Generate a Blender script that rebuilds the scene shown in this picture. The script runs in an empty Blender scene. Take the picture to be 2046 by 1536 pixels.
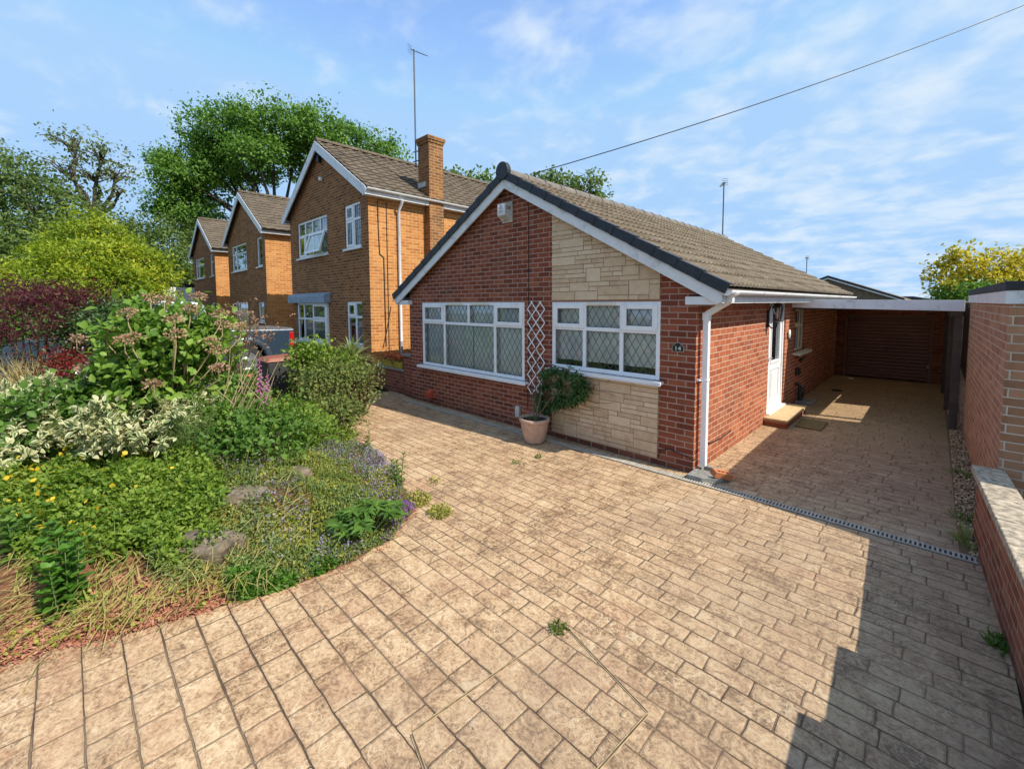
import bpy, bmesh, math, random
import numpy as np
from mathutils import Vector, Matrix, Quaternion
RNG = np.random.default_rng(7)
random.seed(7)
R = math.radians
scene = bpy.context.scene
col = scene.collection

# ------------------------------------------------------------------ camera
CAM = np.array([2.0274, -5.1881, 2.0747]); YAW, PITCH, ROLL = -0.7751, 0.0649, -0.0042
FPX, PPY = 867.67, 661.71
_fw = np.array([math.sin(YAW)*math.cos(PITCH), math.cos(YAW)*math.cos(PITCH), -math.sin(PITCH)])
_rt = np.array([math.cos(YAW), -math.sin(YAW), 0.0]); _up = np.cross(_rt, _fw)
_r2 = _rt*math.cos(ROLL)+_up*math.sin(ROLL); _u2 = _up*math.cos(ROLL)-_rt*math.sin(ROLL)
cd = bpy.data.cameras.new('camera'); cam = bpy.data.objects.new('camera', cd); col.objects.link(cam)
cam.matrix_world = Matrix(((_r2[0], _u2[0], -_fw[0], CAM[0]), (_r2[1], _u2[1], -_fw[1], CAM[1]),
                           (_r2[2], _u2[2], -_fw[2], CAM[2]), (0, 0, 0, 1)))
cd.sensor_width = 36; cd.lens = FPX/2046*36; cd.shift_y = -(768-PPY)/2046
cd.clip_start = 0.05; cd.clip_end = 2000
scene.camera = cam

def at(px, d):
    """ground position at distance d along the view axis under photo column px"""
    lat = (px-1023)/FPX*d; f = np.array([math.sin(YAW), math.cos(YAW)]); r = np.array([f[1], -f[0]])
    return CAM[:2]+f*d+r*lat
def on(px, py, z=0.0):
    """point of the horizontal plane z seen at photo pixel"""
    d = _fw+_r2*(px-1023)/FPX-_u2*(py-PPY)/FPX
    p = CAM+d*((z-CAM[2])/d[2]); return p

# ------------------------------------------------------------------ node helpers
def new_mat(name):
    m = bpy.data.materials.new(name); m.use_nodes = True
    nt = m.node_tree; nt.nodes.clear()
    return m, nt
class NG:
    def __init__(s, nt): s.nt = nt
    def n(s, t, **k):
        x = s.nt.nodes.new(t)
        for a, b in k.items(): setattr(x, a, b)
        return x
    def l(s, a, b): s.nt.links.new(a, b)
    def val(s, sock, v):
        if isinstance(v, (int, float)): sock.default_value = v
        elif isinstance(v, (tuple, list)):
            if len(v) == 3 and len(sock.default_value) == 4: v = tuple(v)+(1,)
            sock.default_value = v
        else: s.l(v, sock)
    def m(s, op, a, b=0.0, c=None, clamp=False):
        x = s.n('ShaderNodeMath', operation=op, use_clamp=clamp); s.val(x.inputs[0], a); s.val(x.inputs[1], b)
        if c is not None: s.val(x.inputs[2], c)
        return x.outputs[0]
    def mix(s, f, a, b, bt='MIX'):
        x = s.n('ShaderNodeMix', data_type='RGBA', blend_type=bt); x.clamp_factor = True
        s.val(x.inputs[0], f); s.val(x.inputs[6], a); s.val(x.inputs[7], b); return x.outputs[2]
    def noise(s, vec, scale, detail=3, rough=.55, dist=0):
        x = s.n('ShaderNodeTexNoise'); x.inputs['Scale'].default_value = scale; x.inputs['Detail'].default_value = detail
        x.inputs['Roughness'].default_value = rough; x.inputs['Distortion'].default_value = dist
        if vec is not None: s.l(vec, x.inputs['Vector'])
        return x.outputs['Fac']
    def ramp(s, f, stops, interp='LINEAR'):
        x = s.n('ShaderNodeValToRGB'); r = x.color_ramp; r.interpolation = interp
        while len(r.elements) < len(stops): r.elements.new(0.5)
        for e, (p, c) in zip(r.elements, stops):
            e.position = p; e.color = (c[0], c[1], c[2], 1) if isinstance(c, (tuple, list)) else (c, c, c, 1)
        s.l(f, x.inputs[0]); return x.outputs[0]
    def map(s, f, a, b, c=0.0, d=1.0, interp='SMOOTHSTEP'):
        x = s.n('ShaderNodeMapRange', interpolation_type=interp); s.val(x.inputs[0], f)
        for i, q in enumerate((a, b, c, d)): s.val(x.inputs[1+i], q)
        return x.outputs[0]
    def pos(s): return s.n('ShaderNodeNewGeometry').outputs['Position']
    def sep(s, v):
        x = s.n('ShaderNodeSeparateXYZ'); s.l(v, x.inputs[0]); return x.outputs
    def comb(s, x=0., y=0., z=0.):
        c = s.n('ShaderNodeCombineXYZ')
        for i, q in enumerate((x, y, z)): s.val(c.inputs[i], q)
        return c.outputs[0]
    def bump(s, h, strength=.5, dist=.01):
        b = s.n('ShaderNodeBump'); b.inputs['Strength'].default_value = strength; b.inputs['Distance'].default_value = dist
        s.l(h, b.inputs['Height']); return b.outputs[0]
    def bsdf(s, colr, rough=.7, normal=None, metal=0., spec=.5, coat=0.):
        p = s.n('ShaderNodeBsdfPrincipled'); s.val(p.inputs['Base Color'], colr); s.val(p.inputs['Roughness'], rough)
        p.inputs['Metallic'].default_value = metal; p.inputs['Specular IOR Level'].default_value = spec
        p.inputs['Coat Weight'].default_value = coat
        if normal is not None: s.l(normal, p.inputs['Normal'])
        return p.outputs[0]
    def out(s, sh):
        o = s.n('ShaderNodeOutputMaterial'); s.l(sh, o.inputs[0])

def plain(name, c, rough=.6, metal=0., var=.12, scale=8., bump=0., spec=.4, coat=0., dirt=None):
    m, nt = new_mat(name); g = NG(nt); p = g.pos()
    n = g.noise(p, scale, 4)
    lo = tuple(q*(1-var) for q in c); hi = tuple(min(1, q*(1+var)) for q in c)
    colr = g.ramp(n, [(.3, lo), (.7, hi)])
    if dirt:
        d = g.map(g.noise(p, dirt[1], 5, .65), .52, .72); colr = g.mix(g.m('MULTIPLY', d, dirt[2]), colr, dirt[0])
    nb = None
    if bump: nb = g.bump(g.noise(p, scale*6, 4), bump, .01)
    g.out(g.bsdf(colr, rough, nb, metal, spec, coat)); return m

def brick_mat(name, axis, cols, mortar, dirt=(.10, .07, .05), dirt_amt=.35, efflo=0.0, off=0.0, damp=.35, bw=.225, bh=.075, mort=.0075):
    m, nt = new_mat(name); g = NG(nt); p = g.pos(); s = g.sep(p)
    u = s[0] if axis == 'x' else s[1]
    wob = g.noise(p, 9, 2); wob2 = g.m('MULTIPLY', g.m('SUBTRACT', wob, .5), .008)
    vec = g.comb(g.m('ADD', u, g.m('ADD', wob2, off)), g.m('ADD', s[2], wob2), 0.)
    b = g.n('ShaderNodeTexBrick'); b.offset = .5; b.squash = 1
    for k, v in (('Scale', 1.), ('Mortar Size', mort), ('Mortar Smooth', .25), ('Bias', 0.), ('Brick Width', bw), ('Row Height', bh)): b.inputs[k].default_value = v
    b.inputs['Color1'].default_value = (0, 0, 0, 1); b.inputs['Color2'].default_value = (1, 1, 1, 1); b.inputs['Mortar'].default_value = (.5, .5, .5, 1)
    g.l(vec, b.inputs['Vector'])
    n1 = g.noise(p, 26, 5, .7); n2 = g.noise(p, 1.1, 4)
    t = g.m('ADD', g.m('MULTIPLY', b.outputs['Color'], .75), g.m('MULTIPLY', n1, .42))
    bc = g.ramp(g.m('SUBTRACT', t, .1), [(.05, cols[0]), (.35, cols[1]), (.62, cols[2]), (.95, cols[3])])
    bc = g.mix(g.m('MULTIPLY', g.map(n2, .45, .75), dirt_amt), bc, dirt)
    sk = g.map(g.noise(g.comb(g.m('MULTIPLY', u, 5.), g.m('MULTIPLY', s[2], .55), 0.), 1., 4, .6), .54, .72); bc = g.mix(g.m('MULTIPLY', sk, .38), bc, tuple(q*.55 for q in cols[0]))
    mo = g.ramp(g.noise(p, 5, 4), [(.3, tuple(q*.72 for q in mortar)), (.7, mortar)])
    if efflo:
        e = g.m('MULTIPLY', g.map(g.noise(p, 2.3, 5, .7), .56, .78), efflo); bc = g.mix(e, bc, (.55, .5, .44))
    mf = g.m('MULTIPLY', b.outputs['Fac'], g.map(g.noise(p, 3.2, 4),   .2, .5, .82, 1.))
    c = g.mix(mf, bc, mo)
    # damp stained base courses
    dm = g.m('MULTIPLY', g.map(g.m('ADD', s[2], g.m('MULTIPLY', g.noise(p, 3, 3), .25)), .1, .33, 1., 0.), damp)
    c = g.mix(dm, c, (.035, .03, .025))
    h = g.m('ADD', g.m('MULTIPLY', b.outputs['Fac'], -1.), g.m('MULTIPLY', n1, .45))
    g.out(g.bsdf(c, .88, g.bump(h, .75, .006), spec=.2)); return m

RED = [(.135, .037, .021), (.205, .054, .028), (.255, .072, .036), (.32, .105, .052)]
BR_X = brick_mat('shade toned red brick', 'x', RED, (.46, .31, .25))  # front copy of the brick, colours darkened for the shaded face
BR_Y = brick_mat('sun toned red brick', 'y', [(.26, .068, .033), (.34, .095, .043), (.40, .12, .055), (.47, .165, .08)], (.62, .44, .32), dirt_amt=.3, damp=.2, mort=.0065)  # same brick in lighter colours, sunlight painted into the side walls
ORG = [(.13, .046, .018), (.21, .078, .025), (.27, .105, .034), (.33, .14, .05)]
OR_X = brick_mat('shade toned orange brick', 'x', ORG, (.46, .31, .17), dirt=(.12, .06, .03), damp=.3)  # house fronts: shade is put into these darker brick colours
OR_Y = brick_mat('sun toned orange brick', 'y', [(.34, .125, .035), (.43, .165, .045), (.49, .205, .058), (.56, .265, .085)], (.66, .44, .22), dirt_amt=.15, damp=.2)  # side walls: the same brick brightened in colour as if sunlit
PK = [(.27, .135, .075), (.34, .17, .095), (.40, .205, .115), (.46, .26, .155)]
PK_X = brick_mat('pink brick x', 'x', PK, (.60, .50, .40), efflo=.25, damp=.15, mort=.006)
PK_Y = brick_mat('pink brick y', 'y', PK, (.60, .48, .37), efflo=.18, damp=.15, mort=.006)
DW_X = brick_mat('garden wall brick x', 'x', RED, (.34, .22, .17), efflo=.15)
DW_Y = brick_mat('garden wall brick y', 'y', [(.17, .05, .03), (.24, .07, .04), (.30, .10, .055), (.36, .16, .09)], (.40, .28, .2), efflo=.12)

def paving_mat():
    m, nt = new_mat('stamped paving'); g = NG(nt); p = g.pos()
    n_w = g.n('ShaderNodeTexNoise'); n_w.inputs['Scale'].default_value = 7; n_w.inputs['Detail'].default_value = 3; g.l(p, n_w.inputs['Vector'])
    off = g.n('ShaderNodeVectorMath', operation='MULTIPLY_ADD'); g.l(n_w.outputs['Color'], off.inputs[0]); off.inputs[1].default_value = (.022, .016, 0); g.l(p, off.inputs[2])
    s = g.sep(off.outputs[0]); x, y = s[0], s[1]
    H = .126
    yr = g.m('ADD', g.m('DIVIDE', g.m('MAXIMUM', y, -3.3), H), g.m('DIVIDE', g.m('MINIMUM', g.m('ADD', y, 3.3), 0.), .178)); row = g.m('FLOOR', yr); fy = g.m('FRACT', yr)
    wn = g.n('ShaderNodeTexWhiteNoise', noise_dimensions='1D'); g.l(row, wn.inputs['W'])
    w = g.m('ADD', .235, g.m('MULTIPLY', wn.outputs['Value'], .12))
    w = g.m('MULTIPLY', w, g.map(row, -30., -27., .80, 1., 'LINEAR'))
    u = g.m('ADD', g.m('DIVIDE', x, w), g.m('MULTIPLY', wn.outputs['Value'], 37.3)); cell = g.m('FLOOR', u); fx = g.m('FRACT', u)
    # every few blocks two neighbours read as one long block
    wc = g.n('ShaderNodeTexWhiteNoise', noise_dimensions='2D'); g.l(g.comb(row, cell), wc.inputs['Vector'])
    dx = g.m('MULTIPLY', g.m('MINIMUM', fx, g.m('SUBTRACT', 1., fx)), w)
    dy = g.m('MULTIPLY', g.m('MINIMUM', fy, g.m('SUBTRACT', 1., fy)), H)
    # rounded corners
    R0 = .013
    ax = g.m('MAXIMUM', g.m('SUBTRACT', R0, dx), 0.); ay = g.m('MAXIMUM', g.m('SUBTRACT', R0, dy), 0.)
    d = g.m('SUBTRACT', R0, g.m('SQRT', g.m('ADD', g.m('MULTIPLY', ax, ax), g.m('MULTIPLY', ay, ay))))
    jw = g.map(g.noise(p, 2.2, 3), .35, .7, .0024, .0062)
    joint = g.map(d, g.m('MULTIPLY', jw, .35), jw, 1., 0.)
    soft = g.map(d, .002, .015, 1., 0.)
    slate = g.noise(p, 13, 6, .68, 1.4); fine = g.noise(p, 48, 6, .8); big = g.noise(p, 1.1, 4, .6)
    mid = g.noise(p, 4.2, 5, .65, .6)
    t = g.m('ADD', g.m('ADD', g.m('MULTIPLY', slate, .60), g.m('MULTIPLY', fine, .78)), g.m('ADD', g.m('MULTIPLY', wc.outputs['Value'], .055), g.m('ADD', g.m('MULTIPLY', mid, .42), g.m('MULTIPLY', big, .22))))
    c = g.ramp(g.m('MULTIPLY', t, .57), [(.49, (.14, .080, .045)), (.545, (.27, .17, .092)), (.583, (.41, .266, .149)), (.625, (.515, .352, .20)), (.685, (.62, .46, .28))])
    pk = g.map(g.m('ADD', g.m('MULTIPLY', g.noise(p, 2.6, 4), .8), g.m('MULTIPLY', wc.outputs['Color'], .25)), .52, .72)
    c = g.mix(g.m('MULTIPLY', pk, .28), c, (.42, .215, .13))
    # thin pale slate ridges
    v = g.n('ShaderNodeTexVoronoi', feature='DISTANCE_TO_EDGE'); v.inputs['Scale'].default_value = 9; v.inputs['Detail'].default_value = 1
    dv = g.n('ShaderNodeVectorMath', operation='MULTIPLY_ADD'); g.l(n_w.outputs['Color'], dv.inputs[0]); dv.inputs[1].default_value = (.3, .3, 0); g.l(p, dv.inputs[2]); g.l(dv.outputs[0], v.inputs['Vector'])
    ridge = g.m('MULTIPLY', g.map(v.outputs['Distance'], .0, .035, 1., 0.), g.map(g.noise(p, 3, 2), .4, .62))
    c = g.mix(g.m('MULTIPLY', ridge, .6), c, (.70, .56, .36))
    # wear : grey brown traffic patches, rust and faded areas
    wp = g.map(g.noise(p, .55, 5, .62, .5), .46, .66); c = g.mix(g.m('MULTIPLY', wp, .42), c, (.30, .205, .135))
    fd = g.map(g.noise(p, .8, 4, .6, .8), .56, .7); c = g.mix(g.m('MULTIPLY', fd, .3), c, (.66, .53, .36))
    ru = g.map(g.noise(p, 1.9, 4, .6), .66, .74); c = g.mix(g.m('MULTIPLY', ru, .4), c, (.36, .15, .06))
    oil = g.map(g.noise(p, 1.35, 3, .55), .665, .74); c = g.mix(g.m('MULTIPLY', oil, .38), c, (.13, .09, .06))
    # drive side greyer, far end browner, mossy towards the right edge
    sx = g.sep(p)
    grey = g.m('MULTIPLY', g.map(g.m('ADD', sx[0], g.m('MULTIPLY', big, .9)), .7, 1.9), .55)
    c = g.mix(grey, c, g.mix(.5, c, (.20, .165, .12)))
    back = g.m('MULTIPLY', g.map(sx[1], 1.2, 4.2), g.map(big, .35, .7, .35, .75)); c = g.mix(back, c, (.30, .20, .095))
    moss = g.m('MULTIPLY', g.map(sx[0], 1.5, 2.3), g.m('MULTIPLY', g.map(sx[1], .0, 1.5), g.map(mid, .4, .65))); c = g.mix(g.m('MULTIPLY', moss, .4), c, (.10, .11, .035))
    jc = g.mix(g.map(g.noise(p, 1.7, 3), .42, .62), (.085, .055, .033), (.22, .15, .09))
    c = g.mix(g.m('MULTIPLY', soft, .28), c, (.20, .125, .07))
    jx = g.map(g.m('SUBTRACT', dx, dy), -.002, .002, 1., 0.); jf = g.m('MULTIPLY', joint, g.m('SUBTRACT', 1., g.m('MULTIPLY', jx, g.map(wc.outputs['Value'], .2, .8, .0, .55))))
    c = g.mix(jf, c, jc)
    spots = g.map(g.noise(p, 34, 2, .5), .715, .75); c = g.mix(g.m('MULTIPLY', spots, .75), c, (.10, .06, .035))
    h = g.m('ADD', g.m('MULTIPLY', g.m('ADD', joint, g.m('MULTIPLY', soft, .35)), -1.2), g.m('ADD', g.m('MULTIPLY', slate, .9), g.m('ADD', g.m('MULTIPLY', fine, .32), g.m('MULTIPLY', ridge, .15))))
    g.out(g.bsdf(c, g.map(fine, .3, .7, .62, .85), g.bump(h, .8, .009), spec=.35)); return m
PAVE = paving_mat()

def leaf_mat(name, stops, trans=.35, rough=.5, var_scale=3., edge=None, spec=.35, brt=1.22):
    trans = min(.55, trans+.1) if trans else 0.
    m, nt = new_mat(name); g = NG(nt)
    geo = g.n('ShaderNodeNewGeometry'); rnd = geo.outputs['Random Per Island']
    n = g.noise(geo.outputs['Position'], var_scale, 2)
    f = g.m('ADD', g.m('MULTIPLY', rnd, .65), g.m('MULTIPLY', g.map(n, .3, .7), .35))
    k = len(stops)
    c = g.ramp(f, [(i/(k-1), tuple(q*brt for q in s)) for i, s in enumerate(stops)])
    if edge:
        uv = g.n('ShaderNodeUVMap', uv_map='leafuv'); s = g.sep(uv.outputs[0])
        a = g.m('MULTIPLY', g.m('ABSOLUTE', g.m('SUBTRACT', s[1], .5)), 2.)   # 0 on the midrib, 1 on the margin line
        wid = g.m('SUBTRACT', 1., g.m('POWER', g.m('ABSOLUTE', g.m('SUBTRACT', g.m('MULTIPLY', s[0], 2.), .95)), 2.5))
        q = g.m('DIVIDE', a, g.m('MAXIMUM', wid, .05))
        w = g.map(g.m('ADD', q, g.m('MULTIPLY', g.m('SUBTRACT', n, .5), .5)), edge[1]-.1, edge[1]+.1)
        pl = g.map(rnd, .62, .70)     # some leaves are wholly pale
        keep = g.map(rnd, .0, .16)    # some stay green
        w = g.m('MAXIMUM', g.m('MULTIPLY', w, keep), g.m('MULTIPLY', pl, .75))
        c = g.mix(w, c, edge[0])
    p = g.n('ShaderNodeBsdfPrincipled'); g.l(c, p.inputs['Base Color']); p.inputs['Roughness'].default_value = rough; p.inputs['Specular IOR Level'].default_value = spec
    t = g.n('ShaderNodeBsdfTranslucent'); tc = g.mix(.5, c, (.9, 1., .35), 'MULTIPLY'); g.l(tc, t.inputs[0])
    ms = g.n('ShaderNodeMixShader'); ms.inputs[0].default_value = trans; g.l(p.outputs[0], ms.inputs[1]); g.l(t.outputs[0], ms.inputs[2])
    g.out(ms.outputs[0]); return m

def glass_mat():
    m, nt = new_mat('window glass'); g = NG(nt)
    fr = g.n('ShaderNodeFresnel'); fr.inputs[0].default_value = 1.52
    f = g.m('ADD', g.m('MULTIPLY', fr.outputs[0], 2.0), .05, clamp=True)
    t = g.n('ShaderNodeBsdfTransparent'); t.inputs[0].default_value = (.96, .97, .97, 1)
    gl = g.n('ShaderNodeBsdfGlossy'); gl.inputs[0].default_value = (.95, .97, .96, 1); gl.inputs['Roughness'].default_value = .015
    nb = g.bump(g.noise(g.pos(), 2.5, 2), .05, .02); g.l(nb, gl.inputs['Normal'])
    ms = g.n('ShaderNodeMixShader'); g.l(f, ms.inputs[0]); g.l(t.outputs[0], ms.inputs[1]); g.l(gl.outputs[0], ms.inputs[2])
    g.out(ms.outputs[0]); return m
GLASS = glass_mat()
WHITE = plain('white upvc', (.80, .81, .82), .35, var=.04, dirt=((.40, .38, .32), 3.5, .3))
WHITED = plain('weathered white paint', (.70, .71, .72), .55, var=.06, dirt=((.27, .28, .24), 4.5, .55))
CREAM = plain('cream timber', (.72, .66, .52), .5, var=.06)
NET = plain('net curtain', (.86, .88, .87), .9, var=.10, scale=3)
ROOM = plain('room wall', (.22, .22, .19), .9)
LEAD = plain('lead strip', (.10, .11, .11), .5, metal=.2)
SLATE = plain('dark verge tile', (.022, .026, .034), .5, var=.3, scale=14, bump=.15)
BLACK = plain('black paint', (.018, .018, .02), .4, var=.2)
DARKW = plain('dark stained timber', (.07, .05, .04), .7, var=.3, bump=.3)
BROWN_DOOR = plain('brown painted steel', (.17, .075, .05), .45, var=.12, scale=2)
CONC = plain('grey concrete', (.22, .22, .20), .9, var=.25, scale=14, bump=.4)
COPE = plain('concrete coping', (.46, .385, .28), .95, var=.55, scale=26, bump=1., dirt=((.12, .11, .09), 22, .6))
GALV = plain('galvanised grate', (.43, .39, .32), .8, metal=0., var=.2, scale=14)
TERRA = plain('terracotta', (.42, .15, .075), .8, var=.15)
POTM = plain('pale clay plastic pot', (.50, .33, .25), .6, var=.14, scale=12, bump=.1, dirt=((.28, .20, .15), 7, .5))
SOIL = plain('soil with bark mulch', (.20, .085, .045), .95, var=.55, scale=30, bump=1., dirt=((.05, .035, .02), 6, .7))
STEM = plain('brown stem', (.13, .09, .05), .85, var=.3)
STEMG = plain('green stem', (.12, .17, .05), .7, var=.3)
BARK = plain('tree bark', (.075, .058, .042), .95, var=.4, scale=5, bump=.6)
STRAW = plain('pale dry stalk', (.42, .32, .19), .8, var=.25)
RUB = plain('tyre rubber', (.02, .02, .021), .8, var=.2)
ALU = plain('alloy', (.55, .56, .58), .3, metal=.8)
AER = plain('aerial alloy', (.12, .12, .13), .4, metal=.6)

def roof_mat(name, c0, c1, c2):
    m, nt = new_mat(name); g = NG(nt); p = g.pos()
    n = g.noise(p, 1.6, 5, .65); f = g.noise(p, 32, 5, .75); m2 = g.noise(p, 9, 3)
    t = g.m('ADD', g.m('MULTIPLY', n, .5), g.m('ADD', g.m('MULTIPLY', f, .45), g.m('MULTIPLY', m2, .25)))
    c = g.ramp(g.m('SUBTRACT', t, .1), [(.32, c0), (.5, c1), (.68, c2)])
    s_ = g.sep(p); wn_ = g.n('ShaderNodeTexWhiteNoise', noise_dimensions='3D'); g.l(g.comb(g.m('FLOOR', g.m('DIVIDE', s_[0], .31)), g.m('FLOOR', g.m('DIVIDE', s_[1], .3)), 0.), wn_.inputs['Vector'])
    c = g.mix(g.m('MULTIPLY', wn_.outputs['Value'], .38), c, c0)
    st_ = g.map(g.noise(p, .9, 5, .7), .52, .7); c = g.mix(g.m('MULTIPLY', st_, .45), c, tuple(q*.6 for q in c0))
    li = g.map(g.noise(p, 17, 4, .65), .58, .68); c = g.mix(g.m('MULTIPLY', li, .5), c, (.40, .36, .24))
    g.out(g.bsdf(c, .92, g.bump(f, .5, .006), spec=.2)); return m
TILE = roof_mat('brown concrete tile', (.10, .078, .056), (.185, .145, .10), (.275, .225, .16))
TILE2 = roof_mat('buff concrete tile', (.07, .056, .042), (.135, .105, .075), (.21, .17, .12))
RIDGE = plain('ridge tile', (.17, .15, .13), .9, var=.25, bump=.3)

def stone_mat():
    m, nt = new_mat('stone cladding'); g = NG(nt); geo = g.n('ShaderNodeNewGeometry'); p = geo.outputs['Position']
    r = geo.outputs['Random Per Island']; n = g.noise(p, 11, 5, .65)
    t = g.m('ADD', g.m('MULTIPLY', r, .4), g.m('MULTIPLY', n, .6))
    c = g.ramp(t, [(.25, (.49, .35, .22)), (.5, (.61, .45, .295)), (.75, (.69, .535, .37))])
    st = g.map(g.noise(p, 3.1, 5, .7), .56, .72); c = g.mix(g.m('MULTIPLY', st, .4), c, (.33, .19, .10))
    lw_ = g.m('MULTIPLY', g.map(g.m('ADD', g.sep(p)[2], g.m('MULTIPLY', n, .5)), .35, .75, 1., 0.), .45); c = g.mix(lw_, c, (.40, .23, .14))
    g.out(g.bsdf(c, .85, g.bump(g.m('ADD', n, g.noise(p, 40, 3)), .5, .012), spec=.25)); return m
STONE = stone_mat()
STONE_M = plain('stone pointing', (.36, .23, .14), .9, var=.2)

# ------------------------------------------------------------------ mesh helpers
class MB:
    def __init__(s): s.v = []; s.f = []; s.mi = []; s.cur = 0; s.sm = []
    def add(s, vs, fs, smooth=False):
        o = len(s.v); s.v += [tuple(map(float, q)) for q in vs]
        for f in fs: s.f.append(tuple(i+o for i in f)); s.mi.append(s.cur); s.sm.append(smooth)
        return s
    def box(s, x0, x1, y0, y1, z0, z1):
        x0, x1 = min(x0, x1), max(x0, x1); y0, y1 = min(y0, y1), max(y0, y1); z0, z1 = min(z0, z1), max(z0, z1)
        return s.add([(x0, y0, z0), (x1, y0, z0), (x1, y1, z0), (x0, y1, z0), (x0, y0, z1), (x1, y0, z1), (x1, y1, z1), (x0, y1, z1)],
                     [(0, 3, 2, 1), (4, 5, 6, 7), (0, 1, 5, 4), (1, 2, 6, 5), (2, 3, 7, 6), (3, 0, 4, 7)])
    def hexa(s, a, b):     # two quads joined
        return s.add(list(a)+list(b), [(3, 2, 1, 0), (4, 5, 6, 7), (0, 1, 5, 4), (1, 2, 6, 5), (2, 3, 7, 6), (3, 0, 4, 7)])
    def prism(s, poly, axis, a, b):   # polygon in the plane normal to axis, extruded from a to b
        def P(q, t): return {'x': (t, q[0], q[1]), 'y': (q[0], t, q[1]), 'z': (q[0], q[1], t)}[axis]
        n = len(poly); vs = [P(q, a) for q in poly]+[P(q, b) for q in poly]
        return s.add(vs, [tuple(range(n)), tuple(range(2*n-1, n-1, -1))]+[(i, i+n, (i+1) % n+n, (i+1) % n) for i in range(n)])
    def tube(s, pts, r, n=8, cap=True, smooth=True):
        pts = [Vector(p) for p in pts]; k = len(pts); rr = r if isinstance(r, (list, tuple)) else [r]*k
        vs = []; ref = None
        for i, p in enumerate(pts):
            t = (pts[min(i+1, k-1)]-pts[max(i-1, 0)]).normalized()
            if ref is None: ref = Vector((0, 0, 1)) if abs(t.z) < .9 else Vector((1, 0, 0))
            a = t.cross(ref).normalized(); b = a.cross(t).normalized(); ref = b
            for j in range(n):
                th = 2*math.pi*j/n; vs.append(p+a*math.cos(th)*rr[i]+b*math.sin(th)*rr[i])
        fs = [(i*n+j, i*n+(j+1) % n, (i+1)*n+(j+1) % n, (i+1)*n+j) for i in range(k-1) for j in range(n)]
        s.add(vs, fs, smooth)
        if cap: s.add(vs[:n], [tuple(range(n-1, -1, -1))]); s.add(vs[-n:], [tuple(range(n))])
        return s
    def lathe(s, prof, c, n=24, smooth=True, flute=0):
        vs = []
        for r, z in prof:
            for j in range(n):
                th = 2*math.pi*j/n; q = r*(1+(flute if (j % 2) else 0)*(1 if .06 < z < .30 else 0)); vs.append((c[0]+q*math.cos(th), c[1]+q*math.sin(th), c[2]+z))
        k = len(prof)
        return s.add(vs, [(i*n+j, i*n+(j+1) % n, (i+1)*n+(j+1) % n, (i+1)*n+j) for i in range(k-1) for j in range(n)], smooth)
    def build(s, name, mats, parent=None, bevel=0, seg=2):
        me = bpy.data.meshes.new(name); me.from_pydata(s.v, [], s.f)
        for m in (mats if isinstance(mats, (list, tuple)) else [mats]): me.materials.append(m)
        me.polygons.foreach_set('material_index', s.mi); me.polygons.foreach_set('use_smooth', s.sm); me.update()
        o = bpy.data.objects.new(name, me); col.objects.link(o)
        if parent is not None:
            o.parent = parent
            pw = parent
            off = Vector((0, 0, 0))
            while pw is not None: off += pw.location; pw = pw.parent
            o.location = -off
        if bevel:
            b = o.modifiers.new('bevel', 'BEVEL'); b.width = bevel; b.segments = seg; b.limit_method = 'ANGLE'; b.angle_limit = R(40)
        return o
def tag(o, label=None, cat=None, group=None, kind=None):
    if label: o['label'] = label
    if cat: o['category'] = cat
    if group: o['group'] = group
    if kind: o['kind'] = kind
    return o
def thing(name, label, cat, loc, group=None):
    o = bpy.data.objects.new(name, None); o.empty_display_size = .2; col.objects.link(o); o.location = loc
    return tag(o, label, cat, group)

# ------------------------------------------------------------------ leaves
def _norm(a): return a/np.maximum(np.linalg.norm(a, axis=-1, keepdims=True), 1e-9)
TPL = {
 'fold': ([(0, 0, 0), (.35, -.5, .10), (.35, 0, 0), (.35, .5, .10), (.72, -.38, .04), (.72, 0, -.05), (.72, .38, .04), (1, 0, -.14)],
          [(0, 1, 2), (0, 2, 3), (1, 4, 5, 2), (2, 5, 6, 3), (4, 7, 5), (5, 7, 6)]),
 'oval': ([(0, 0, 0), (.3, -.5, .05), (.72, -.42, .03), (1, 0, -.08), (.72, .42, .03), (.3, .5, .05)], [(0, 1, 2, 3), (0, 3, 4, 5)]),
 'dia': ([(0, 0, 0), (.5, -.5, .04), (1, 0, -.03), (.5, .5, .04)], [(0, 1, 2, 3)]),
 'blade': ([(0, -.5, 0), (0, .5, 0), (.4, -.42, .05), (.4, .42, .05), (.75, -.26, -.02), (.75, .26, -.02), (1, 0, -.18)], [(0, 2, 3, 1), (2, 4, 5, 3), (4, 6, 5)]),
 'star': ([(0, 0, 0), (.30, -.12, .02), (.32, -.62, 0), (.48, -.14, .03), (.75, -.40, 0), (.66, -.1, .02), (1, 0, -.05), (.66, .1, .02), (.75, .40, 0), (.48, .14, .03), (.32, .62, 0), (.30, .12, .02)],
          [(0, 1, 2, 3), (0, 3, 9, 11), (11, 9, 10), (3, 4, 5), (3, 5, 7, 9), (9, 7, 8), (5, 6, 7)]),
}
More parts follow.
